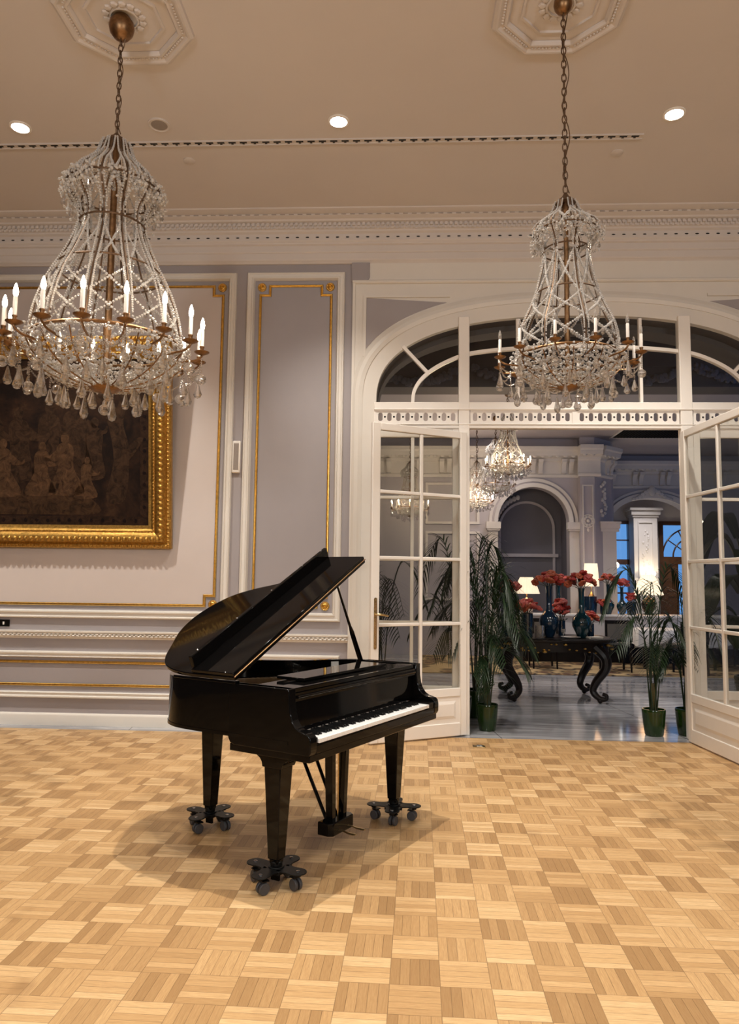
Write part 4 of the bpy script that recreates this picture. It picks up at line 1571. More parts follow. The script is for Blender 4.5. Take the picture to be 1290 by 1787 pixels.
def arch2(cx, zs, a, b, k=28):
    return [(cx + a * math.cos(PI - PI * i / k), zs + b * math.sin(PI - PI * i / k)) for i in range(k + 1)]
def wall_with_arch(mm, x0, x1, z1, cx, zs, a, b, ya, yb, base=0.0):
    A = arch2(cx, zs, a, b)
    mm.box((x0, ya, 0), (cx - a, yb, z1)).box((cx + a, ya, 0), (x1, yb, z1))
    if base: mm.box((cx - a, ya, 0), (cx + a, yb, base))
    for (xa, za), (xb, zb) in zip(A, A[1:]):
        if xb - xa < 1e-6: continue
        mm.add([(xa, ya, za), (xb, ya, zb), (xb, ya, z1), (xa, ya, z1), (xa, yb, za), (xb, yb, zb), (xb, yb, z1), (xa, yb, z1)],
               [(0, 1, 2, 3), (4, 7, 6, 5), (0, 4, 5, 1)])
def arch_ring(mm, cx, zs, a0, b0, a1, b1, y, out):
    A, B = arch2(cx, zs, a0, b0), arch2(cx, zs, a1, b1)
    n = len(A)
    v = [(p[0], y, p[1]) for p in A] + [(p[0], y - out, p[1]) for p in A] + [(p[0], y - out * .6, p[1]) for p in B] + [(p[0], y, p[1]) for p in B]
    mm.add(v, [(k * n + i, k * n + i + 1, (k + 1) * n + i + 1, (k + 1) * n + i) for i in range(n - 1) for k in range(3)])

# alcove wall
w = structure(thing('wall_lobby_back'))
m = MB()
wall_with_arch(m, -5.2, 3.6, LC, 2.64, 2.70, .72, .72, 15.0, 15.25)
wall_with_arch(m, -.6, 1.79, LC, .6, 2.70, .72, .72, 14.999, 15.249) if False else None
m.build('alcove_wall', M['lobbywall'], w, smooth=0)
m = MB().box((1.6, 15.85, 0), (3.6, 15.95, LC)).box((1.7, 15.25, 0), (1.9, 15.85, LC)).box((3.38, 15.25, 0), (3.58, 15.85, LC))
m.build('alcove_niche', M['lobbydark'], w, smooth=0)
m = MB()
arch_ring(m, 2.64, 2.62, .60, .60, .55, .55, 15.85, .05)
m.box((2.04, 15.80, 0), (2.09, 15.85, 2.62)).box((3.19, 15.80, 0), (3.24, 15.85, 2.62)).box((2.0, 15.78, 2.02), (3.3, 15.85, 2.09))
m.build('blind_arch_moulding', M['lobbywall'], w)
m = MB()
arch_ring(m, 2.64, 2.70, .80, .80, .72, .72, 15.0, .07)
arch_ring(m, 2.64, 2.70, .90, .90, .84, .84, 15.0, .04)
m.box((3.33, 14.9, 2.52), (3.58, 15.02, 2.56)).box((3.31, 14.88, 2.56), (3.6, 15.02, 2.70)).box((3.36, 14.95, 0), (3.55, 15.0, 2.52))
m.box((1.70, 14.9, 2.52), (1.95, 15.02, 2.56)).box((1.68, 14.88, 2.56), (1.97, 15.02, 2.70)).box((1.73, 14.95, 0), (1.92, 15.0, 2.52))
m.build('archivolt', M['lobbytrim'], w)
m = MB()
for i in range(9):
    a = PI - .25 - i * .13
    m.ball((2.64 + .66 * math.cos(a), 15.8, 2.66 + .66 * math.sin(a)), .05, 7, 5, (1, .5, 1.2))
m.build('leaf_spray', M['lobbytrim'], w)
# framed wall panels on the alcove wall, left
m = MB()
m.frame([(.45, 1.1), (1.55, 1.1), (1.55, 2.5), (.45, 2.5)], [(0, 0), (0, .04), (.05, .04), (.05, 0)], 15.0)
m.frame([(.45, 2.65), (1.55, 2.65), (1.55, 3.5), (.45, 3.5)], [(0, 0), (0, .04), (.05, .04), (.05, 0)], 15.0)
m.build('panel_moulding', M['lobbytrim'], w)

# the pier at the corner of the arcade
p = structure(thing('wall_pier'))
PL = [(3.55, 15.25), (3.55, 14.8), (3.84, 14.8), (4.28, 15.22), (4.28, 15.8), (3.55, 15.8)]
MB().prism(PL, 0, LC).build('pier', M['lobbywall'], p, smooth=0)
m = MB()
m.frame([(3.585, .95), (3.805, .95), (3.805, 3.45), (3.585, 3.45)], [(0, 0), (0, .025), (.025, .025), (.025, 0)], 14.8)
m.build('panel_moulding', M['lobbytrim'], p)
m = MB()
for k in range(10):
    a = 2 * PI * k / 10
    m.ball((3.695 + .085 * math.cos(a), 14.79, 2.72 + .085 * math.sin(a)), .03, 6, 4, (1, .6, 1))
m.tube([(3.695 + .125 * math.cos(2 * PI * k / 24), 14.79, 2.72 + .125 * math.sin(2 * PI * k / 24)) for k in range(24)], .012, 6, closed=True)
m.ball((3.695, 14.78, 2.72), .035, 8, 5)
m.ball((3.695, 14.79, 2.54), .03, 6, 4, (.8, .6, 1.4))
m.build('rosette', M['lobbytrim'], p)
m = MB()
u = Vector((.44, .42, 0)).normalized()
for k in range(16):
    q = Vector((3.84, 14.8, 0)) + u * (.30 + rr.uniform(-.10, .10)) + Vector((u.y, -u.x, 0)) * .01
    m.ball((q.x, q.y, 2.85 + k * .045), rr.uniform(.03, .055), 6, 4)
m.build('relief_trophy', M['lobbytrim'], p)
m = MB()
for z0, z1, o in ((2.52, 2.58, .04), (2.58, 2.68, .07), (2.68, 2.72, .10)):
    c = Vector((4.16, 15.14, 0))
    m.box((c.x - .16 - o * .5, c.y - .18 - o, z0), (c.x + .16 + o * .5, c.y + .2, z1))
m.box((4.02, 14.98, 0), (4.30, 15.3, 2.52))
m.build('side_pilaster', M['lobbytrim'], p, smooth=0)

# modillion cornice
def cornice_run(name_parent, x0, x1, y, z0):
    mm = MB()
    mm.sweep([(0, z0), (.03, z0), (.05, z0 + .03), (.05, z0 + .06), (.02, z0 + .07), (.02, z0 + .32), (.06, z0 + .34), (.07, z0 + .38), (.22, z0 + .42), (.24, z0 + .50), (.27, z0 + .53), (.28, z0 + .60), (0, z0 + .60)], (x0, x1, y))
    mm.build('cornice_moulding', M['lobbytrim'], name_parent, smooth=30)
    mm = MB()
    x = x0 + .35
    while x < x1 - .2:
        for dx in (0, .15):
            mm.prism([(y, z0 + .36), (y - .16, z0 + .36), (y - .16, z0 + .30), (y - .09, z0 + .24), (y - .06, z0 + .14), (y - .07, z0 + .09), (y - .04, z0 + .07), (y, z0 + .07)], x + dx, x + dx + .09, 'x')
        x += .62
    mm.build('modillions', M['lobbytrim'], name_parent)
    mm = MB()
    x = x0 + .1
    while x < x1 - .1:
        mm.ball((x, y - .20, z0 + .41), .045, 8, 5, (1, .5, .7))
        x += .155
    mm.build('egg_moulding', M['lobbytrim'], name_parent)
cn = structure(thing('trim_5'))
cornice_run(cn, -5.2, 3.6, 15.0, 3.62)
cn2 = structure(thing('trim_6'))
cornice_run(cn2, 3.5, 3.95, 14.78, 3.62)
cn4 = structure(thing('trim_8', loc=(3.84, 14.8, 0), rotz=math.atan2(.42, .44)))
cornice_run(cn4, 0, .62, 0, 3.62)
cn3 = structure(thing('trim_7'))
cornice_run(cn3, 4.28, 10.4, 17.0, 3.66)

# arcade wall with the right hand arch, and the window wall behind it
a = structure(thing('wall_arcade'))
m = MB()
wall_with_arch(m, 4.28, 10.4, LC, 5.69, 2.86, .93, .58, 17.0, 17.35)
m.box((4.2, 15.5, 0), (4.4, 17.2, LC))
m.build('arcade_wall', M['lobbywall'], a, smooth=0)
m = MB()
arch_ring(m, 5.69, 2.86, 1.06, .70, .93, .58, 17.0, .06)
arch_ring(m, 5.69, 2.86, 1.14, .78, 1.09, .73, 17.0, .04)
m.box((4.5, 16.9, 2.74), (4.80, 17.02, 2.86)).box((6.58, 16.9, 2.74), (6.95, 17.02, 2.86))
m.build('archivolt', M['lobbytrim'], a)
m = MB()
for k in range(13):
    f = (k - 6) / 6
    m.ball((5.69 + .42 * f, 16.93, 3.56 + .10 * math.cos(f * 3) - .05), .06 - .02 * abs(f), 7, 5, (1.2, .6, 1))
m.ball((5.69, 16.92, 3.60), .11, 10, 7, (.8, .5, 1.1))
m.build('cartouche', M['lobbytrim'], a)
ww = structure(thing('wall_lobby_far'))
m = MB()
m.box((-5.2, 20.0, 0), (5.45, 20.2, LC)).box((6.12, 20.0, 0), (6.86, 20.2, LC)).box((8.6, 20.0, 0), (10.4, 20.2, LC)).box((5.45, 20.0, 3.15), (6.12, 20.2, LC)).box((6.86, 20.0, 3.15), (8.6, 20.2, LC))
m.box((5.45, 20.0, 0), (6.12, 20.2, .45))
m.build('far_wall', M['lobbytrim'], ww, smooth=0)
m = MB().box((6.05, 19.5, 0), (6.66, 20.0, 3.22))
for z0, z1, o in ((3.22, 3.28, .03), (3.28, 3.40, .07), (3.40, 3.46, .12), (0, .5, .05)): m.box((6.05 - o, 19.5 - o, z0), (6.66 + o, 20.0, z1))
m.frame([(6.16, .7), (6.55, .7), (6.55, 3.1), (6.16, 3.1)], [(0, 0), (0, .03), (.03, .03), (.03, 0)], 19.5)
m.build('pilaster', M['lobbytrim'], ww, smooth=0)
m = MB()
for k in range(40): m.ball((6.355 + rr.uniform(-.09, .09), 19.5, .9 + k * .05), rr.uniform(.02, .04), 6, 4, (1, .5, 1.2))
m.build('arabesque_relief', M['lobbytrim'], ww)
wn = thing('window_2', kind='structure')
m = MB()
for a0, b0 in ((5.45, 5.53), (6.04, 6.12)): m.box((a0, 19.93, .45), (b0, 20.1, 3.15))
m.box((5.53, 19.93, 3.07), (6.04, 20.1, 3.15)).box((5.53, 19.93, 1.98), (6.04, 20.1, 2.12)).box((5.53, 19.93, 1.2), (6.04, 20.1, 1.24)).box((5.53, 19.93, .45), (6.04, 20.1, .53)).box((5.53, 19.94, 2.62), (6.04, 20.09, 2.65))
m.build('window_frame', M['doorwood'], wn, smooth=0)
MB().box((5.53, 20.05, .53), (6.04, 20.06, 3.07)).build('pane', M['pane'], wn, smooth=0)
wn = thing('door_3', kind='structure')
m = MB().box((6.86, 19.93, 0), (6.96, 20.1, 3.15)).box((8.5, 19.93, 0), (8.6, 20.1, 3.15)).box((6.96, 19.93, 3.05), (8.5, 20.1, 3.15)).box((6.96, 19.93, 2.0), (8.5, 20.1, 2.2))
m.box((6.96, 19.95, 0), (7.34, 20.08, 2.0)).box((7.62, 19.95, 0), (7.80, 20.08, 2.0)).box((8.1, 19.95, 0), (8.5, 20.08, 2.0)).box((7.34, 19.95, 0), (7.62, 20.08, .5)).box((7.8, 19.95, 0), (8.1, 20.08, .5))
for z in (.55, 1.3): m.frame([(7.02, z), (7.28, z), (7.28, z + .62), (7.02, z + .62)], [(0, 0), (0, .02), (.03, .02), (.03, 0)], 19.95)
for r0 in (.78, .5, .24):
    m.tube([(7.73 + r0 * math.cos(PI * k / 20), 20.0, 2.2 + r0 * math.sin(PI * k / 20)) for k in range(21)], .022, 6)
for q in (.62, 1.1, PI / 2, 2.04, 2.52):
    m.tube([(7.73 + .24 * math.cos(q), 20.0, 2.2 + .24 * math.sin(q)), (7.73 + .78 * math.cos(q), 20.0, 2.2 + .78 * math.sin(q))], .016, 6)
m.build('door_frame', M['doorwood'], wn, smooth=30)
MB().box((6.96, 20.05, .5), (8.5, 20.06, 3.05)).build('pane', M['pane'], wn, smooth=0)
# ceiling grille of the lobby
t = thing('ceiling_grille', 'dark square lattice air grille in the lobby ceiling right of the corner pier', 'air grille', (4.95, 14.3, LC))
m = MB()
for k in range(26): m.tube([(-.75 + k * .06, -.5, -.012), (-.75 + k * .06, .5, -.012)], .008, 4)
for k in range(18): m.tube([(-.76, -.5 + k * .06, -.012), (.76, -.5 + k * .06, -.012)], .008, 4)
m.build('lattice', M['blackmetal'], t)
MB().box((-.8, -.54, -.02), (.8, -.5, 0)).box((-.8, .5, -.02), (.8, .54, 0)).box((-.8, -.5, -.02), (-.76, .5, 0)).box((.76, -.5, -.02), (.8, .5, 0)).build('grille_frame', M['lobbytrim'], t, smooth=0)
MB().box((-.76, -.5, -.004), (.76, .5, -.001)).build('duct_opening', M['dark'], t, smooth=0)

# ------------------------------------------------------------------ lobby chandeliers
def lobby_chandelier(label, x, y, s, zb, lit, seed, power):
    cg = [(zb + (z - 2.56) * s - LC, r * s) for z, r in C2]
    return chandelier(label, x, y, .72 * s, cg, 8, 10, .425 * s, .3, zb + .31 * s - LC, zb + .095 * s - LC, .335 * s, lit, seed, max(4, int((LC - cg[0][0] - LC + 0) / .05)), 'crystal chandeliers of the lobby', power, LC)
lobby_chandelier('lit crystal chandelier in the lobby, the nearest and largest seen through the doorway', 1.585, 11.15, .80, 3.02, True, 21, 5)
lobby_chandelier('unlit crystal chandelier in the lobby half hidden behind the nearest lit one', 1.62, 12.9, .80, 2.95, False, 22, 0)
lobby_chandelier('lit crystal chandelier in the lobby hanging lowest, beside the left door leaf', 1.36, 13.6, .72, 2.76, True, 23, 5)
lobby_chandelier('lit crystal chandelier in the lobby, blurred behind the left door leaf glass', .12, 13.8, .85, 2.60, True, 24, 5)

# ------------------------------------------------------------------ lobby furniture
o = tag(MB().box((.3, 12.12, 0), (7.0, 14.9, .012)).build('rug', M['rug'], smooth=0), 'patterned brown and cream rug on the lobby floor behind the console table', 'rug')
# console table
t = thing('console_table', 'dark carved console table with gilt apron and scrolled legs in the lobby', 'table', (1.93, 9.8, 0))
TP = catmull([(-.70, -.42), (-.38, -.47), (0, -.50), (.38, -.47), (.70, -.42), (.80, -.2), (.80, .2), (.70, .44), (.3, .5), (-.3, .5), (-.70, .44), (-.80, .2), (-.80, -.2)], 4, True)
m = MB().prism(TP, .745, .775, 'z')
m.prism([(p_[0] * .96, p_[1] * .96) for p_ in TP], .775, .786, 'z')
m.build('tabletop', M['darkwood'], t, bevel=.006)
m = MB()
m.prism([(p_[0] * .88, p_[1] * .86) for p_ in TP], .62, .745, 'z')
m.build('apron', M['darkwood'], t)
m = MB()
for k in range(60):
    q = TP[k % len(TP)]
    m.ball((q[0] * .90 + rr.uniform(-.03, .03), q[1] * .88, .66 + rr.uniform(-.05, .06)), rr.uniform(.010, .024), 6, 4, (1.5, .8, .8))
m.build('gilt_carving', M['goldframe'], t)
for sx in (-1, 1):
    for sy in (-1, 1):
        pts = catmull([(sx * .50, sy * .34, .68), (sx * .60, sy * .41, .56), (sx * .60, sy * .41, .42), (sx * .50, sy * .36, .26), (sx * .46, sy * .34, .14), (sx * .52, sy * .39, .06), (sx * .59, sy * .43, .055), (sx * .60, sy * .44, .10), (sx * .56, sy * .415, .115)], 5)
        n = len(pts)
        m = MB().tube(pts, [max(.022, .075 - .05 * i / n * 1.3) for i in range(n)], 10)
        m.ball((sx * .53, sy * .40, .03), .034, 8, 6, (1, 1, .9))
        m.build('leg', M['darkwood'], t)
# white counter
t = thing('buffet_counter', 'long white-fronted counter holding vases and lamps at the back of the lobby', 'counter', (4.2, 14.15, 0))
MB().box((-2.0, -.22, .30), (2.6, .28, .86)).build('front', M['lobbytrim'], t, smooth=0)
MB().box((-2.05, -.27, .86), (2.65, .3, .90)).build('counter_top', M['cloth'], t, bevel=.008)
MB().box((-1.95, -.15, 0.012), (2.55, .25, .30)).build('plinth', M['darkwood'], t, smooth=0)

def dining_chair(x, y, rot, label):
    t = thing('dining_chair', label, 'chair', (x, y, .012), rot, group='lobby dining chairs')
    for sx in (-1, 1):
        MB().frustum((sx * .2, -.2, 0), .014, (sx * .2, -.2, .42), .022).build('leg', M['darkwood'], t)
        MB().tube([(sx * .2, .24, 0), (sx * .2, .2, .42), (sx * .21, .24, .86)], [.015, .021, .016], 6).build('leg', M['darkwood'], t)
    MB().box((-.23, -.23, .40), (.23, .22, .44)).build('seat_frame', M['darkwood'], t, bevel=.006)
    MB().box((-.215, -.22, .44), (.215, .2, .49)).build('seat', M['upholstery'], t, bevel=.02)
    m = MB().box((-.225, .215, .80), (.225, .25, .86)).box((-.225, .205, .50), (.225, .235, .54)).box((-.225, .21, .54), (-.19, .245, .80)).box((.19, .21, .54), (.225, .245, .80))
    m.build('back_frame', M['darkwood'], t, bevel=.005)
    MB().box((-.19, .205, .54), (.19, .25, .80)).build('backrest', M['upholstery'], t, bevel=.012)
dining_chair(3.60, 12.75, PI, 'dark framed dining chair with taupe back beside the right end of the console table')
dining_chair(4.75, 12.50, PI, 'dark framed dining chair in the lobby half hidden behind the right hand palm')
dining_chair(2.45, 13.1, PI, 'dark framed dining chair seen beneath the console table')
def dining_table(x, y, label):
    t = thing('dining_table', label, 'table', (x, y, .012), group='lobby dining tables')
    m = MB()
    for sx in (-1, 1):
        for sy in (-1, 1): m.frustum((sx * .3, sy * .3, 0), .018, (sx * .32, sy * .32, .64), .026)
    m.build('legs', M['darkwood'], t)
    MB().box((-.4, -.4, .62), (.4, .4, .665)).build('tabletop', M['darkwood'], t)
    o = MB()
    k = 40
    P0, P1, P2 = [], [], []
    for i in range(k):
        a = 2 * PI * i / k
        q = 1 / max(abs(math.cos(a)), abs(math.sin(a)))
        for L, s, z in ((P0, .415, .672), (P1, .425, .66), (P2, .45 + .02 * math.sin(i * 2.4), .47 - .08 * abs(math.sin(2 * a)))): L.append((s * q * math.cos(a), s * q * math.sin(a), z))
    o.add(P0 + P1 + P2, [tuple(range(k))] + [(r * k + i, r * k + (i + 1) % k, (r + 1) * k + (i + 1) % k, (r + 1) * k + i) for r in (0, 1) for i in range(k)])
    c = o.build('tablecloth', M['cloth'], loc=(x, y, .012))
    return c
tag(dining_table(4.50, 13.4, 'dark wooden dining table under white linen left of the right hand palm'), 'white linen cloth on the dining table left of the right hand palm', 'tablecloth')
tag(dining_table(5.7, 13.4, 'dark wooden dining table under white linen behind the right door leaf'), 'white linen cloth on the dining table behind the right door leaf', 'tablecloth')

# vases, bouquets and lamps
BOTTLE = [(.05, 0), (.058, .012), (.075, .06), (.112, .14), (.120, .19), (.105, .245), (.06, .29), (.038, .33), (.034, .42), (.035, .56), (.042, .60), (.044, .61), (.036, .61), (.03, .55), (.028, .34)]
def bottle(label, x, y, z, s=1.0, mat='teal', n=28):
    o = MB().lathe([(r * s, h * s) for r, h in BOTTLE], (0, 0, 0), n).build('bottle_vase', M[mat], loc=(x, y, z))
    return tag(o, label, 'vase', 'teal glass vases')
def cylvase(label, x, y, z, r, h, mat='tealblue'):
    o = MB().lathe([(r * .82, 0), (r * .9, .01), (r, h * .5), (r * .98, h * .97), (r, h), (r * .93, h), (r * .9, h * .5), (r * .8, .02)], (0, 0, 0), 28).build('cylinder_vase', M[mat], loc=(x, y, z))
    return tag(o, label, 'vase', 'blue glass cylinder vases')
def blossom(mat):
    m = MB()
    for k in range(6):
        a = 2 * PI * k / 6
        m.ball((.022 * math.cos(a), .022 * math.sin(a), .004), .019, 7, 5, (1.1, 1.1, .7))
    for k in range(4):
        a = 2 * PI * k / 4 + .4
        m.ball((.010 * math.cos(a), .010 * math.sin(a), .014), .014, 6, 4)
    return m
PET = {}
def bouquet(label, x, y, z, R, H, n, mats, seed, stem):
    rg = random.Random(seed)
    t = thing('flower_bouquet', label, 'flowers', (x, y, z))
    m = MB()
    for k in range(n):
        a = 2.4 * k
        f = math.sqrt((k + .5) / n)
        px, py = R * f * math.cos(a), R * f * math.sin(a)
        pz = H * (1 - .75 * f * f) + rg.uniform(-.02, .02)
        mt = mats[k % len(mats)]
        key = mt
        if key not in PET:
            b = blossom(mt).build('blossom', M[mt], t)
            PET[key] = b
        else:
            b = link_copy(PET[key], t)
        b.location = (px, py, pz)
        b.rotation_euler = (rg.uniform(-.5, .5) - py * 3, rg.uniform(-.5, .5) + px * 3, rg.uniform(0, 6))
        s = rg.uniform(1.15, 1.75)
        b.scale = (s, s, s)
        m.tube([(0, 0, -stem), (px * .3, py * .3, -stem * .1), (px, py, pz)], .003, 4)
    for k in range(n):
        a = rg.uniform(0, 2 * PI)
        r = R * rg.uniform(.3, 1.05)
        p0 = Vector((r * math.cos(a), r * math.sin(a), rg.uniform(-.03, H * .6)))
        d = Vector((math.cos(a), math.sin(a), rg.uniform(-.3, .6))) * .055
        w = Vector((-math.sin(a), math.cos(a), 0)) * .016
        m.add([tuple(p0), tuple(p0 + d * .5 + w), tuple(p0 + d), tuple(p0 + d * .5 - w)], [(0, 1, 2, 3)])
    m.build('foliage', M['leaf'], t)
    return t
TZ = .786
CZ = .90
bottle('dark teal bottle vase on the console table, the left one behind the palm', 1.39, 9.85, TZ, .9)
bottle('dark blue bottle vase in the middle of the console table beside the lit lamp', 1.905, 9.72, TZ, 1.08, 'tealblue')
bottle('teal bottle vase at the right of the console table, holding the tallest bouquet', 2.30, 9.62, TZ, 1.04)
cylvase('blue ribbed cylinder vase at the front left of the console table', 1.58, 9.48, TZ, .075, .31)
cylvase('small dark cylinder vase between the two big bottle vases on the console table', 2.12, 9.98, TZ, .05, .2)
cylvase('small dark cylinder vase right of the tall bouquet on the console table', 2.47, 9.85, TZ, .045, .17)
RP = ['flower_red', 'flower_orange', 'flower_pink']
bouquet('red bouquet at the left, in the vase behind the palm', 1.39, 9.85, 1.36, .16, .13, 16, ['flower_red', 'flower_pink'], 1, .12)
bouquet('orange and red bouquet in the middle vase of the console table', 1.905, 9.72, 1.46, .18, .13, 18, ['flower_orange', 'flower_red', 'flower_orange'], 2, .12)
bouquet('tallest red bouquet in the right hand vase of the console table', 2.30, 9.62, 1.44, .17, .17, 18, ['flower_red', 'flower_orange'], 3, .12)
bouquet('rose and orange bouquet in the blue cylinder vase under the lit lamp', 1.58, 9.48, 1.12, .15, .14, 16, ['flower_orange', 'flower_pink', 'flower_red'], 4, .12)
bouquet('coral bouquet low between the two big bottle vases', 2.12, 9.98, 1.02, .11, .22, 12, ['flower_pink', 'flower_red'], 5, .10)
bouquet('small red bouquet low at the right end of the console table', 2.47, 9.85, .97, .09, .12, 9, ['flower_red', 'flower_orange'], 6, .10)
bottle('teal bottle vase on the counter, seen between the two big bouquets', 2.95, 14.1, CZ, .92)
bouquet('coral bouquet on the counter behind the middle vase', 2.95, 14.1, 1.48, .26, .14, 16, ['flower_pink', 'flower_red'], 7, .12)
cylvase('blue cylinder vase on the counter, right of the tallest bouquet', 3.53, 14.1, CZ, .13, .33)
cylvase('small slim vase on the counter left of the pair of bottle vases', 3.75, 14.05, CZ, .045, .18)
bouquet('small orange bouquet on the counter in the slim vase', 3.75, 14.05, 1.09, .12, .08, 8, ['flower_orange', 'flower_red'], 8, .10)
bottle('left one of the pair of teal bottle vases on the counter before the blue window', 3.88, 14.12, CZ, .92)
bouquet('orange bouquet in the left one of the paired counter vases', 3.88, 14.12, 1.50, .16, .14, 13, ['flower_orange', 'flower_pink'], 9, .12)
bottle('right one of the pair of teal bottle vases on the counter before the blue window', 4.11, 14.04, CZ, .84)
bouquet('coral bouquet in the right one of the paired counter vases', 4.11, 14.04, 1.42, .13, .12, 10, ['flower_pink', 'flower_red'], 10, .12)
cylvase('dark blue cylinder vase on the counter beside the big pleated lamp', 4.27, 14.0, CZ, .085, .24)
bouquet('single cluster of bright red blooms on the counter beside the big pleated lamp', 4.27, 14.0, 1.18, .09, .10, 8, ['flower_red'], 11, .08)

def table_lamp(label, x, y, z, base_h, zb, zt, rb, rt, pleats=True, basemat='darkwood', w=8):
    t = thing('table_lamp', label, 'lamp', (x, y, z))
    H = base_h
    MB().lathe([(.35 * rb, 0), (.36 * rb, .015), (.25 * rb, .03), (.42 * rb, H * .35), (.5 * rb, H * .6), (.40 * rb, H * .8), (.12 * rb, H * .95), (.05 * rb, H)], (0, 0, 0), 24).build('base', M[basemat], t)
    MB().tube([(0, 0, H - .01), (0, 0, zt - z - .02)], .008, 6).build('stem', M['brass'], t)
    MB().lathe([(rb, zb - z), (rb * .80 + rt * .20, zb - z + (zt - zb) * .25), (rb * .35 + rt * .65, zb - z + (zt - zb) * .72), (rt, zt - z), (rt * .97, zt - z), (rb * .34 + rt * .63, zb - z + (zt - zb) * .72), (rb * .97, zb - z)], (0, 0, 0), 48, .025 if pleats else None).build('lamp_shade', M['shade_on'], t, smooth=60 if not pleats else 20)
    lamp('lamp_glow', 'POINT', (x, y, (zb + zt) / 2), w, (1, .78, .5), .03)
table_lamp('lit lamp with a pleated cream shade behind the vases on the console table', 1.68, 10.1, TZ, .5, 1.335, 1.556, .172, .085, True, 'cloth', 4)
table_lamp('lit lamp with a straight cream shade on the counter behind the tallest bouquet', 3.62, 14.34, CZ, .42, 1.42, 1.86, .15, .12, False, 'brass', 6)
table_lamp('lit lamp with a big pleated shade at the right end of the counter', 4.64, 14.16, CZ, .34, 1.27, 1.66, .27, .10, True, 'darkwood', 7)
t = thing('wall_sconce', 'brass wall light with two lit glass globes beside the blue window', 'wall light', (4.72, 16.98, 1.72))
MB().lathe([(.04, 0), (.05, .01), (.02, .03)], (0, 0, 0), 12).build('back_plate', M['brass'], t)
for s in (-1, 1):
    ar = MB().tube([(0, 0, .02), (s * .06, -.06, 0), (s * .10, -.10, .10)], .008, 6).build('arm', M['brass'], t)
    MB().ball((s * .10, -.10, .17), .075, 14, 10).build('globe', M['globe_on'], ar)
lamp('sconce_light', 'POINT', (4.72, 16.75, 1.95), 5, (1, .85, .6), .05)
t = thing('wall_sconce', 'gilt wall light glowing low on the far white pilaster', 'wall light', (6.36, 19.44, 1.62))
MB().box((-.04, -.02, -.1), (.04, .05, .12)).build('back_plate', M['brass'], t, bevel=.01)
for s in (-1, 0, 1):
    ar = MB().tube([(0, 0, .0), (s * .07, -.06, -.02), (s * .14, -.08, .06)], .008, 6).build('arm', M['brass'], t)
    MB().ball((s * .14, -.08, .12), .05, 10, 8, (1, 1, 1.3)).build('globe', M['globe_on'], ar)
lamp('sconce_light', 'POINT', (6.36, 19.1, 1.8), 10, (1, .82, .55), .05)
t = thing('globe_lamp', 'white globe standard lamp seen through the right door leaf', 'lamp', (4.13, 10.5, 0))
MB().lathe([(.16, 0), (.16, .03), (.06, .08), (.035, .2), (.03, 1.9), (.05, 2.0), (.03, 2.05), (.06, 2.16), (.04, 2.2)], (0, 0, 0), 20).build('post', M['lobbytrim'], t)
MB().ball((0, 0, 2.30), .115, 20, 14).build('globe', M['globe_on'], t)
lamp('globe_light', 'POINT', (4.13, 10.35, 2.5), 5, (1, .85, .65), .05)
# small things on the console table
tag(MB().lathe([(.05, 0), (.11, .012), (.125, .022), (.12, .022), (.05, .006), (0, .005)], (0, 0, 0), 28).build('plate', M['cloth'], loc=(2.13, 9.50, TZ)), 'shallow white plate on the console table before the bottle vases', 'plate')
for k, (dx, dz, rz, lb) in enumerate(((0, 0, .2, 'lower white booklet of the pair at the right end of the console table'), (.01, .012, .35, 'upper white booklet of the pair at the right end of the console table'))):
    o = MB().box((-.09, -.06, 0), (.09, .06, .0115)).build('booklet', M['paper'], loc=(2.43 + dx, 9.52, TZ + dz), bevel=.001)
    o.rotation_euler = (0, 0, rz)
    tag(o, lb, 'booklet', 'booklets on the console table')
tag(MB().lathe([(.028, 0), (.03, .004), (.005, .01), (.005, .05), (.03, .08), (.033, .12), (.031, .12), (.028, .08)], (0, 0, 0), 18).build('glass_goblet', M['bulbglass'], loc=(2.03, 9.46, TZ)), 'small clear glass on the console table left of the plate', 'glass')
tag(MB().lathe([(.06, 0), (.062, .005), (.062, .16), (.06, .16), (.058, .006), (0, .006)], (0, 0, 0), 20).build('glass_jar', M['bulbglass'], loc=(1.74, 9.5, TZ)), 'clear glass jar on the console table right of the blue cylinder vase', 'jar')

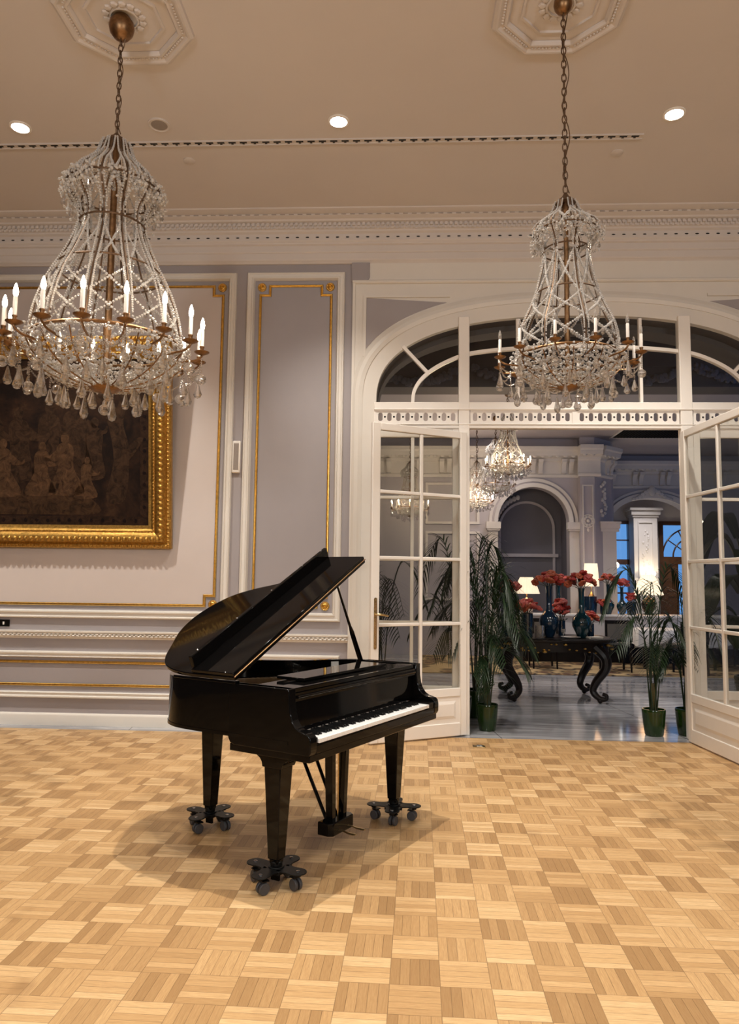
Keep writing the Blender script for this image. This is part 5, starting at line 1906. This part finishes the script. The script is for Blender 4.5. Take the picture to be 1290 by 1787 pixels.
# ------------------------------------------------------------------ palms
def frond_mesh(az, H, R, z0, seed, leaf=.26, n=19, base_r=.03):
    rg = random.Random(seed)
    c, s = math.cos(az), math.sin(az)
    prof = [(0, z0), (.04 * R + .01, z0 + (H - z0) * .35), (.16 * R, z0 + (H - z0) * .72), (.40 * R, H), (.72 * R, H - .10 * (H - z0)), (R, H - .36 * (H - z0))]
    pts = catmull([(r * c + base_r * math.cos(az * 3), r * s + base_r * math.sin(az * 3), z) for r, z in prof], 6)
    N = len(pts)
    m = MB()
    m.tube(pts, [.008 * (1 - .75 * i / N) for i in range(N)], 5)
    side = Vector((-s, c, 0))
    for k in range(n):
        f = .42 + .58 * (k + .3) / n
        i = min(int(f * (N - 1)), N - 2)
        p = Vector(pts[i]).lerp(Vector(pts[i + 1]), f * (N - 1) - i)
        tdir = (Vector(pts[i + 1]) - Vector(pts[i])).normalized()
        L = leaf * (.45 + .75 * math.sin(PI * min(1, (f - .36) / .66))) * rg.uniform(.85, 1.1)
        for sg in (-1, 1):
            d = (side * sg * .75 + tdir * .7 + Vector((0, 0, .12))).normalized()
            w = d.cross(Vector((0, 0, 1))).normalized() * .0062
            V = []
            q = p.copy()
            dd = d.copy()
            for j in range(5):
                ww = w * (1.0, 1.25, 1.0, .6, .05)[j]
                V += [tuple(q + ww), tuple(q - ww)]
                dd = (dd + Vector((0, 0, -.17 * (j + 1) * .55))).normalized()
                q = q + dd * (L / 4)
            m.add(V, [(2 * j, 2 * j + 1, 2 * j + 3, 2 * j + 2) for j in range(4)])
    return m
def palm(label, x, y, pr, ph, fronds, seed, leaf=.26, potmat='pot'):
    t = thing('potted_palm', label, 'plant', (x, y, 0), group='potted palms by the doorway')
    MB().lathe([(.70 * pr, 0), (.78 * pr, .01), (.92 * pr, ph * .45), (1.0 * pr, ph * .85), (1.02 * pr, ph * .95), (.98 * pr, ph), (.90 * pr, ph), (.88 * pr, ph * .86), (.86 * pr, ph * .85)], (0, 0, 0), 32).build('pot', M[potmat], t)
    MB().lathe([(.90 * pr, ph * .84), (.5 * pr, ph * .88), (0, ph * .89)], (0, 0, 0), 24).build('soil', M['soil'], t)
    m = MB()
    for k in range(4):
        a = k * 1.7 + seed
        m.tube([(.02 * math.cos(a), .02 * math.sin(a), ph * .85), (.015 * math.cos(a), .015 * math.sin(a), ph + .25)], [.013, .008], 6)
    m.build('stem', M['stem'], t)
    for k, (az, H, R) in enumerate(fronds):
        frond_mesh(math.radians(az), H, R, ph * .88, seed * 100 + k, leaf).build('frond', M['leaf'], t, smooth=60)
    return t
palm('tall dark palm in a green glazed pot just right of the left door leaf', .86, 7.60, .108, .262,
     [(0, 1.05, .45), (50, 1.15, .5), (-75, .62, .26), (125, 1.3, .45), (-25, 1.6, .3), (190, 1.5, .35), (15, 1.5, .32), (20, 1.12, .45), (75, 1.75, .5), (140, 1.5, .5), (200, 1.05, .42), (-60, .95, .36), (-15, .80, .38), (100, 1.95, .45), (165, 1.85, .45), (40, 1.65, .4), (-100, 1.15, .3), (230, .75, .3), (-40, 1.35, .4)], 1, .30)
palm('tall palm straight behind the one beside the left door leaf', .82, 8.32, .14, .30,
     [(0, 1.9, .33), (45, 2.0, .38), (90, 1.7, .45), (135, 1.95, .5), (180, 1.6, .5), (-40, 1.6, .5), (-90, 1.3, .4), (20, 1.4, .36), (160, 1.25, .5), (-15, 1.1, .42)], 7, .30)
palm('palm in a green pot mostly hidden behind the left door leaf', .60, 7.88, .13, .29,
     [(60, 1.9, .6), (120, 1.6, .6), (180, 1.3, .5), (220, 1.0, .4), (90, 1.2, .5), (150, 1.95, .5)], 2, .28)
palm('palm seen through the left door glass, farthest left of the plants', -.25, 8.5, .14, .30,
     [(0, 1.7, .5), (60, 1.5, .6), (130, 1.7, .6), (190, 1.3, .6), (-60, 1.2, .5), (250, 1.0, .5), (300, 1.5, .5)], 3, .28)
palm('slim palm in a green pot standing clear of the right door leaf', 2.49, 7.52, .112, .258,
     [(175, 1.62, .46), (10, 1.66, .40), (-80, 1.35, .24), (200, 1.15, .42), (60, 1.50, .4), (-30, 1.12, .34), (240, .92, .30), (120, 1.38, .4), (-10, .85, .3)], 5, .25)
palm('bushy palm in a green pot half hidden behind the right door leaf', 2.83, 7.56, .112, .262,
     [(160, 1.15, .30), (20, 1.3, .4), (-60, 1.0, .22), (230, 1.0, .22), (80, 1.4, .4), (190, .78, .30), (-20, 1.2, .3), (130, .95, .3)], 6, .26)
# broad-leaved plant behind the right door leaf
t = thing('banana_plant', 'big broad-leaved dark green plant seen through the right door glass', 'plant', (4.28, 9.3, 0))
MB().lathe([(.14, 0), (.16, .02), (.20, .25), (.21, .36), (.20, .38), (.18, .38), (.17, .33)], (0, 0, 0), 32).build('pot', M['pot'], t)
MB().lathe([(.18, .33), (0, .35)], (0, 0, 0), 20).build('soil', M['soil'], t)
rg = random.Random(12)
for k, (az, H, R) in enumerate(((170, 2.1, .55), (120, 2.4, .6), (200, 1.6, .55), (250, 1.9, .5), (300, 1.5, .6), (20, 2.2, .8), (60, 1.8, .7), (150, 1.2, .5), (230, 1.1, .5), (-30, 2.3, .5))):
    a = math.radians(az)
    c, s = math.cos(a), math.sin(a)
    rib = catmull([(0, 0, .34), (.05 * c, .05 * s, H * .5), (.2 * R * c, .2 * R * s, H * .82), (.55 * R * c, .55 * R * s, H), (R * c, R * s, H * .86), (1.15 * R * c, 1.15 * R * s, H * .68)], 6)
    m = MB().tube(rib, [.014 * (1 - .7 * i / len(rib)) for i in range(len(rib))], 6)
    n0 = int(len(rib) * .42)
    B = rib[n0:]
    V = []
    for i, q in enumerate(B):
        f = i / (len(B) - 1)
        w = .19 * math.sin(PI * min(1, .06 + .94 * f)) ** .7
        for sg in (-1, 0, 1):
            V.append((q[0] - s * w * sg, q[1] + c * w * sg, q[2] + (.0 if sg == 0 else .05 * (w / .19) - .02) + (.004 if sg == 0 else 0)))
    m.add(V, [(3 * i + j, 3 * i + j + 1, 3 * i + j + 4, 3 * i + j + 3) for i in range(len(B) - 1) for j in (0, 1)])
    m.build('leaf', M['leaf2'], t, smooth=60)
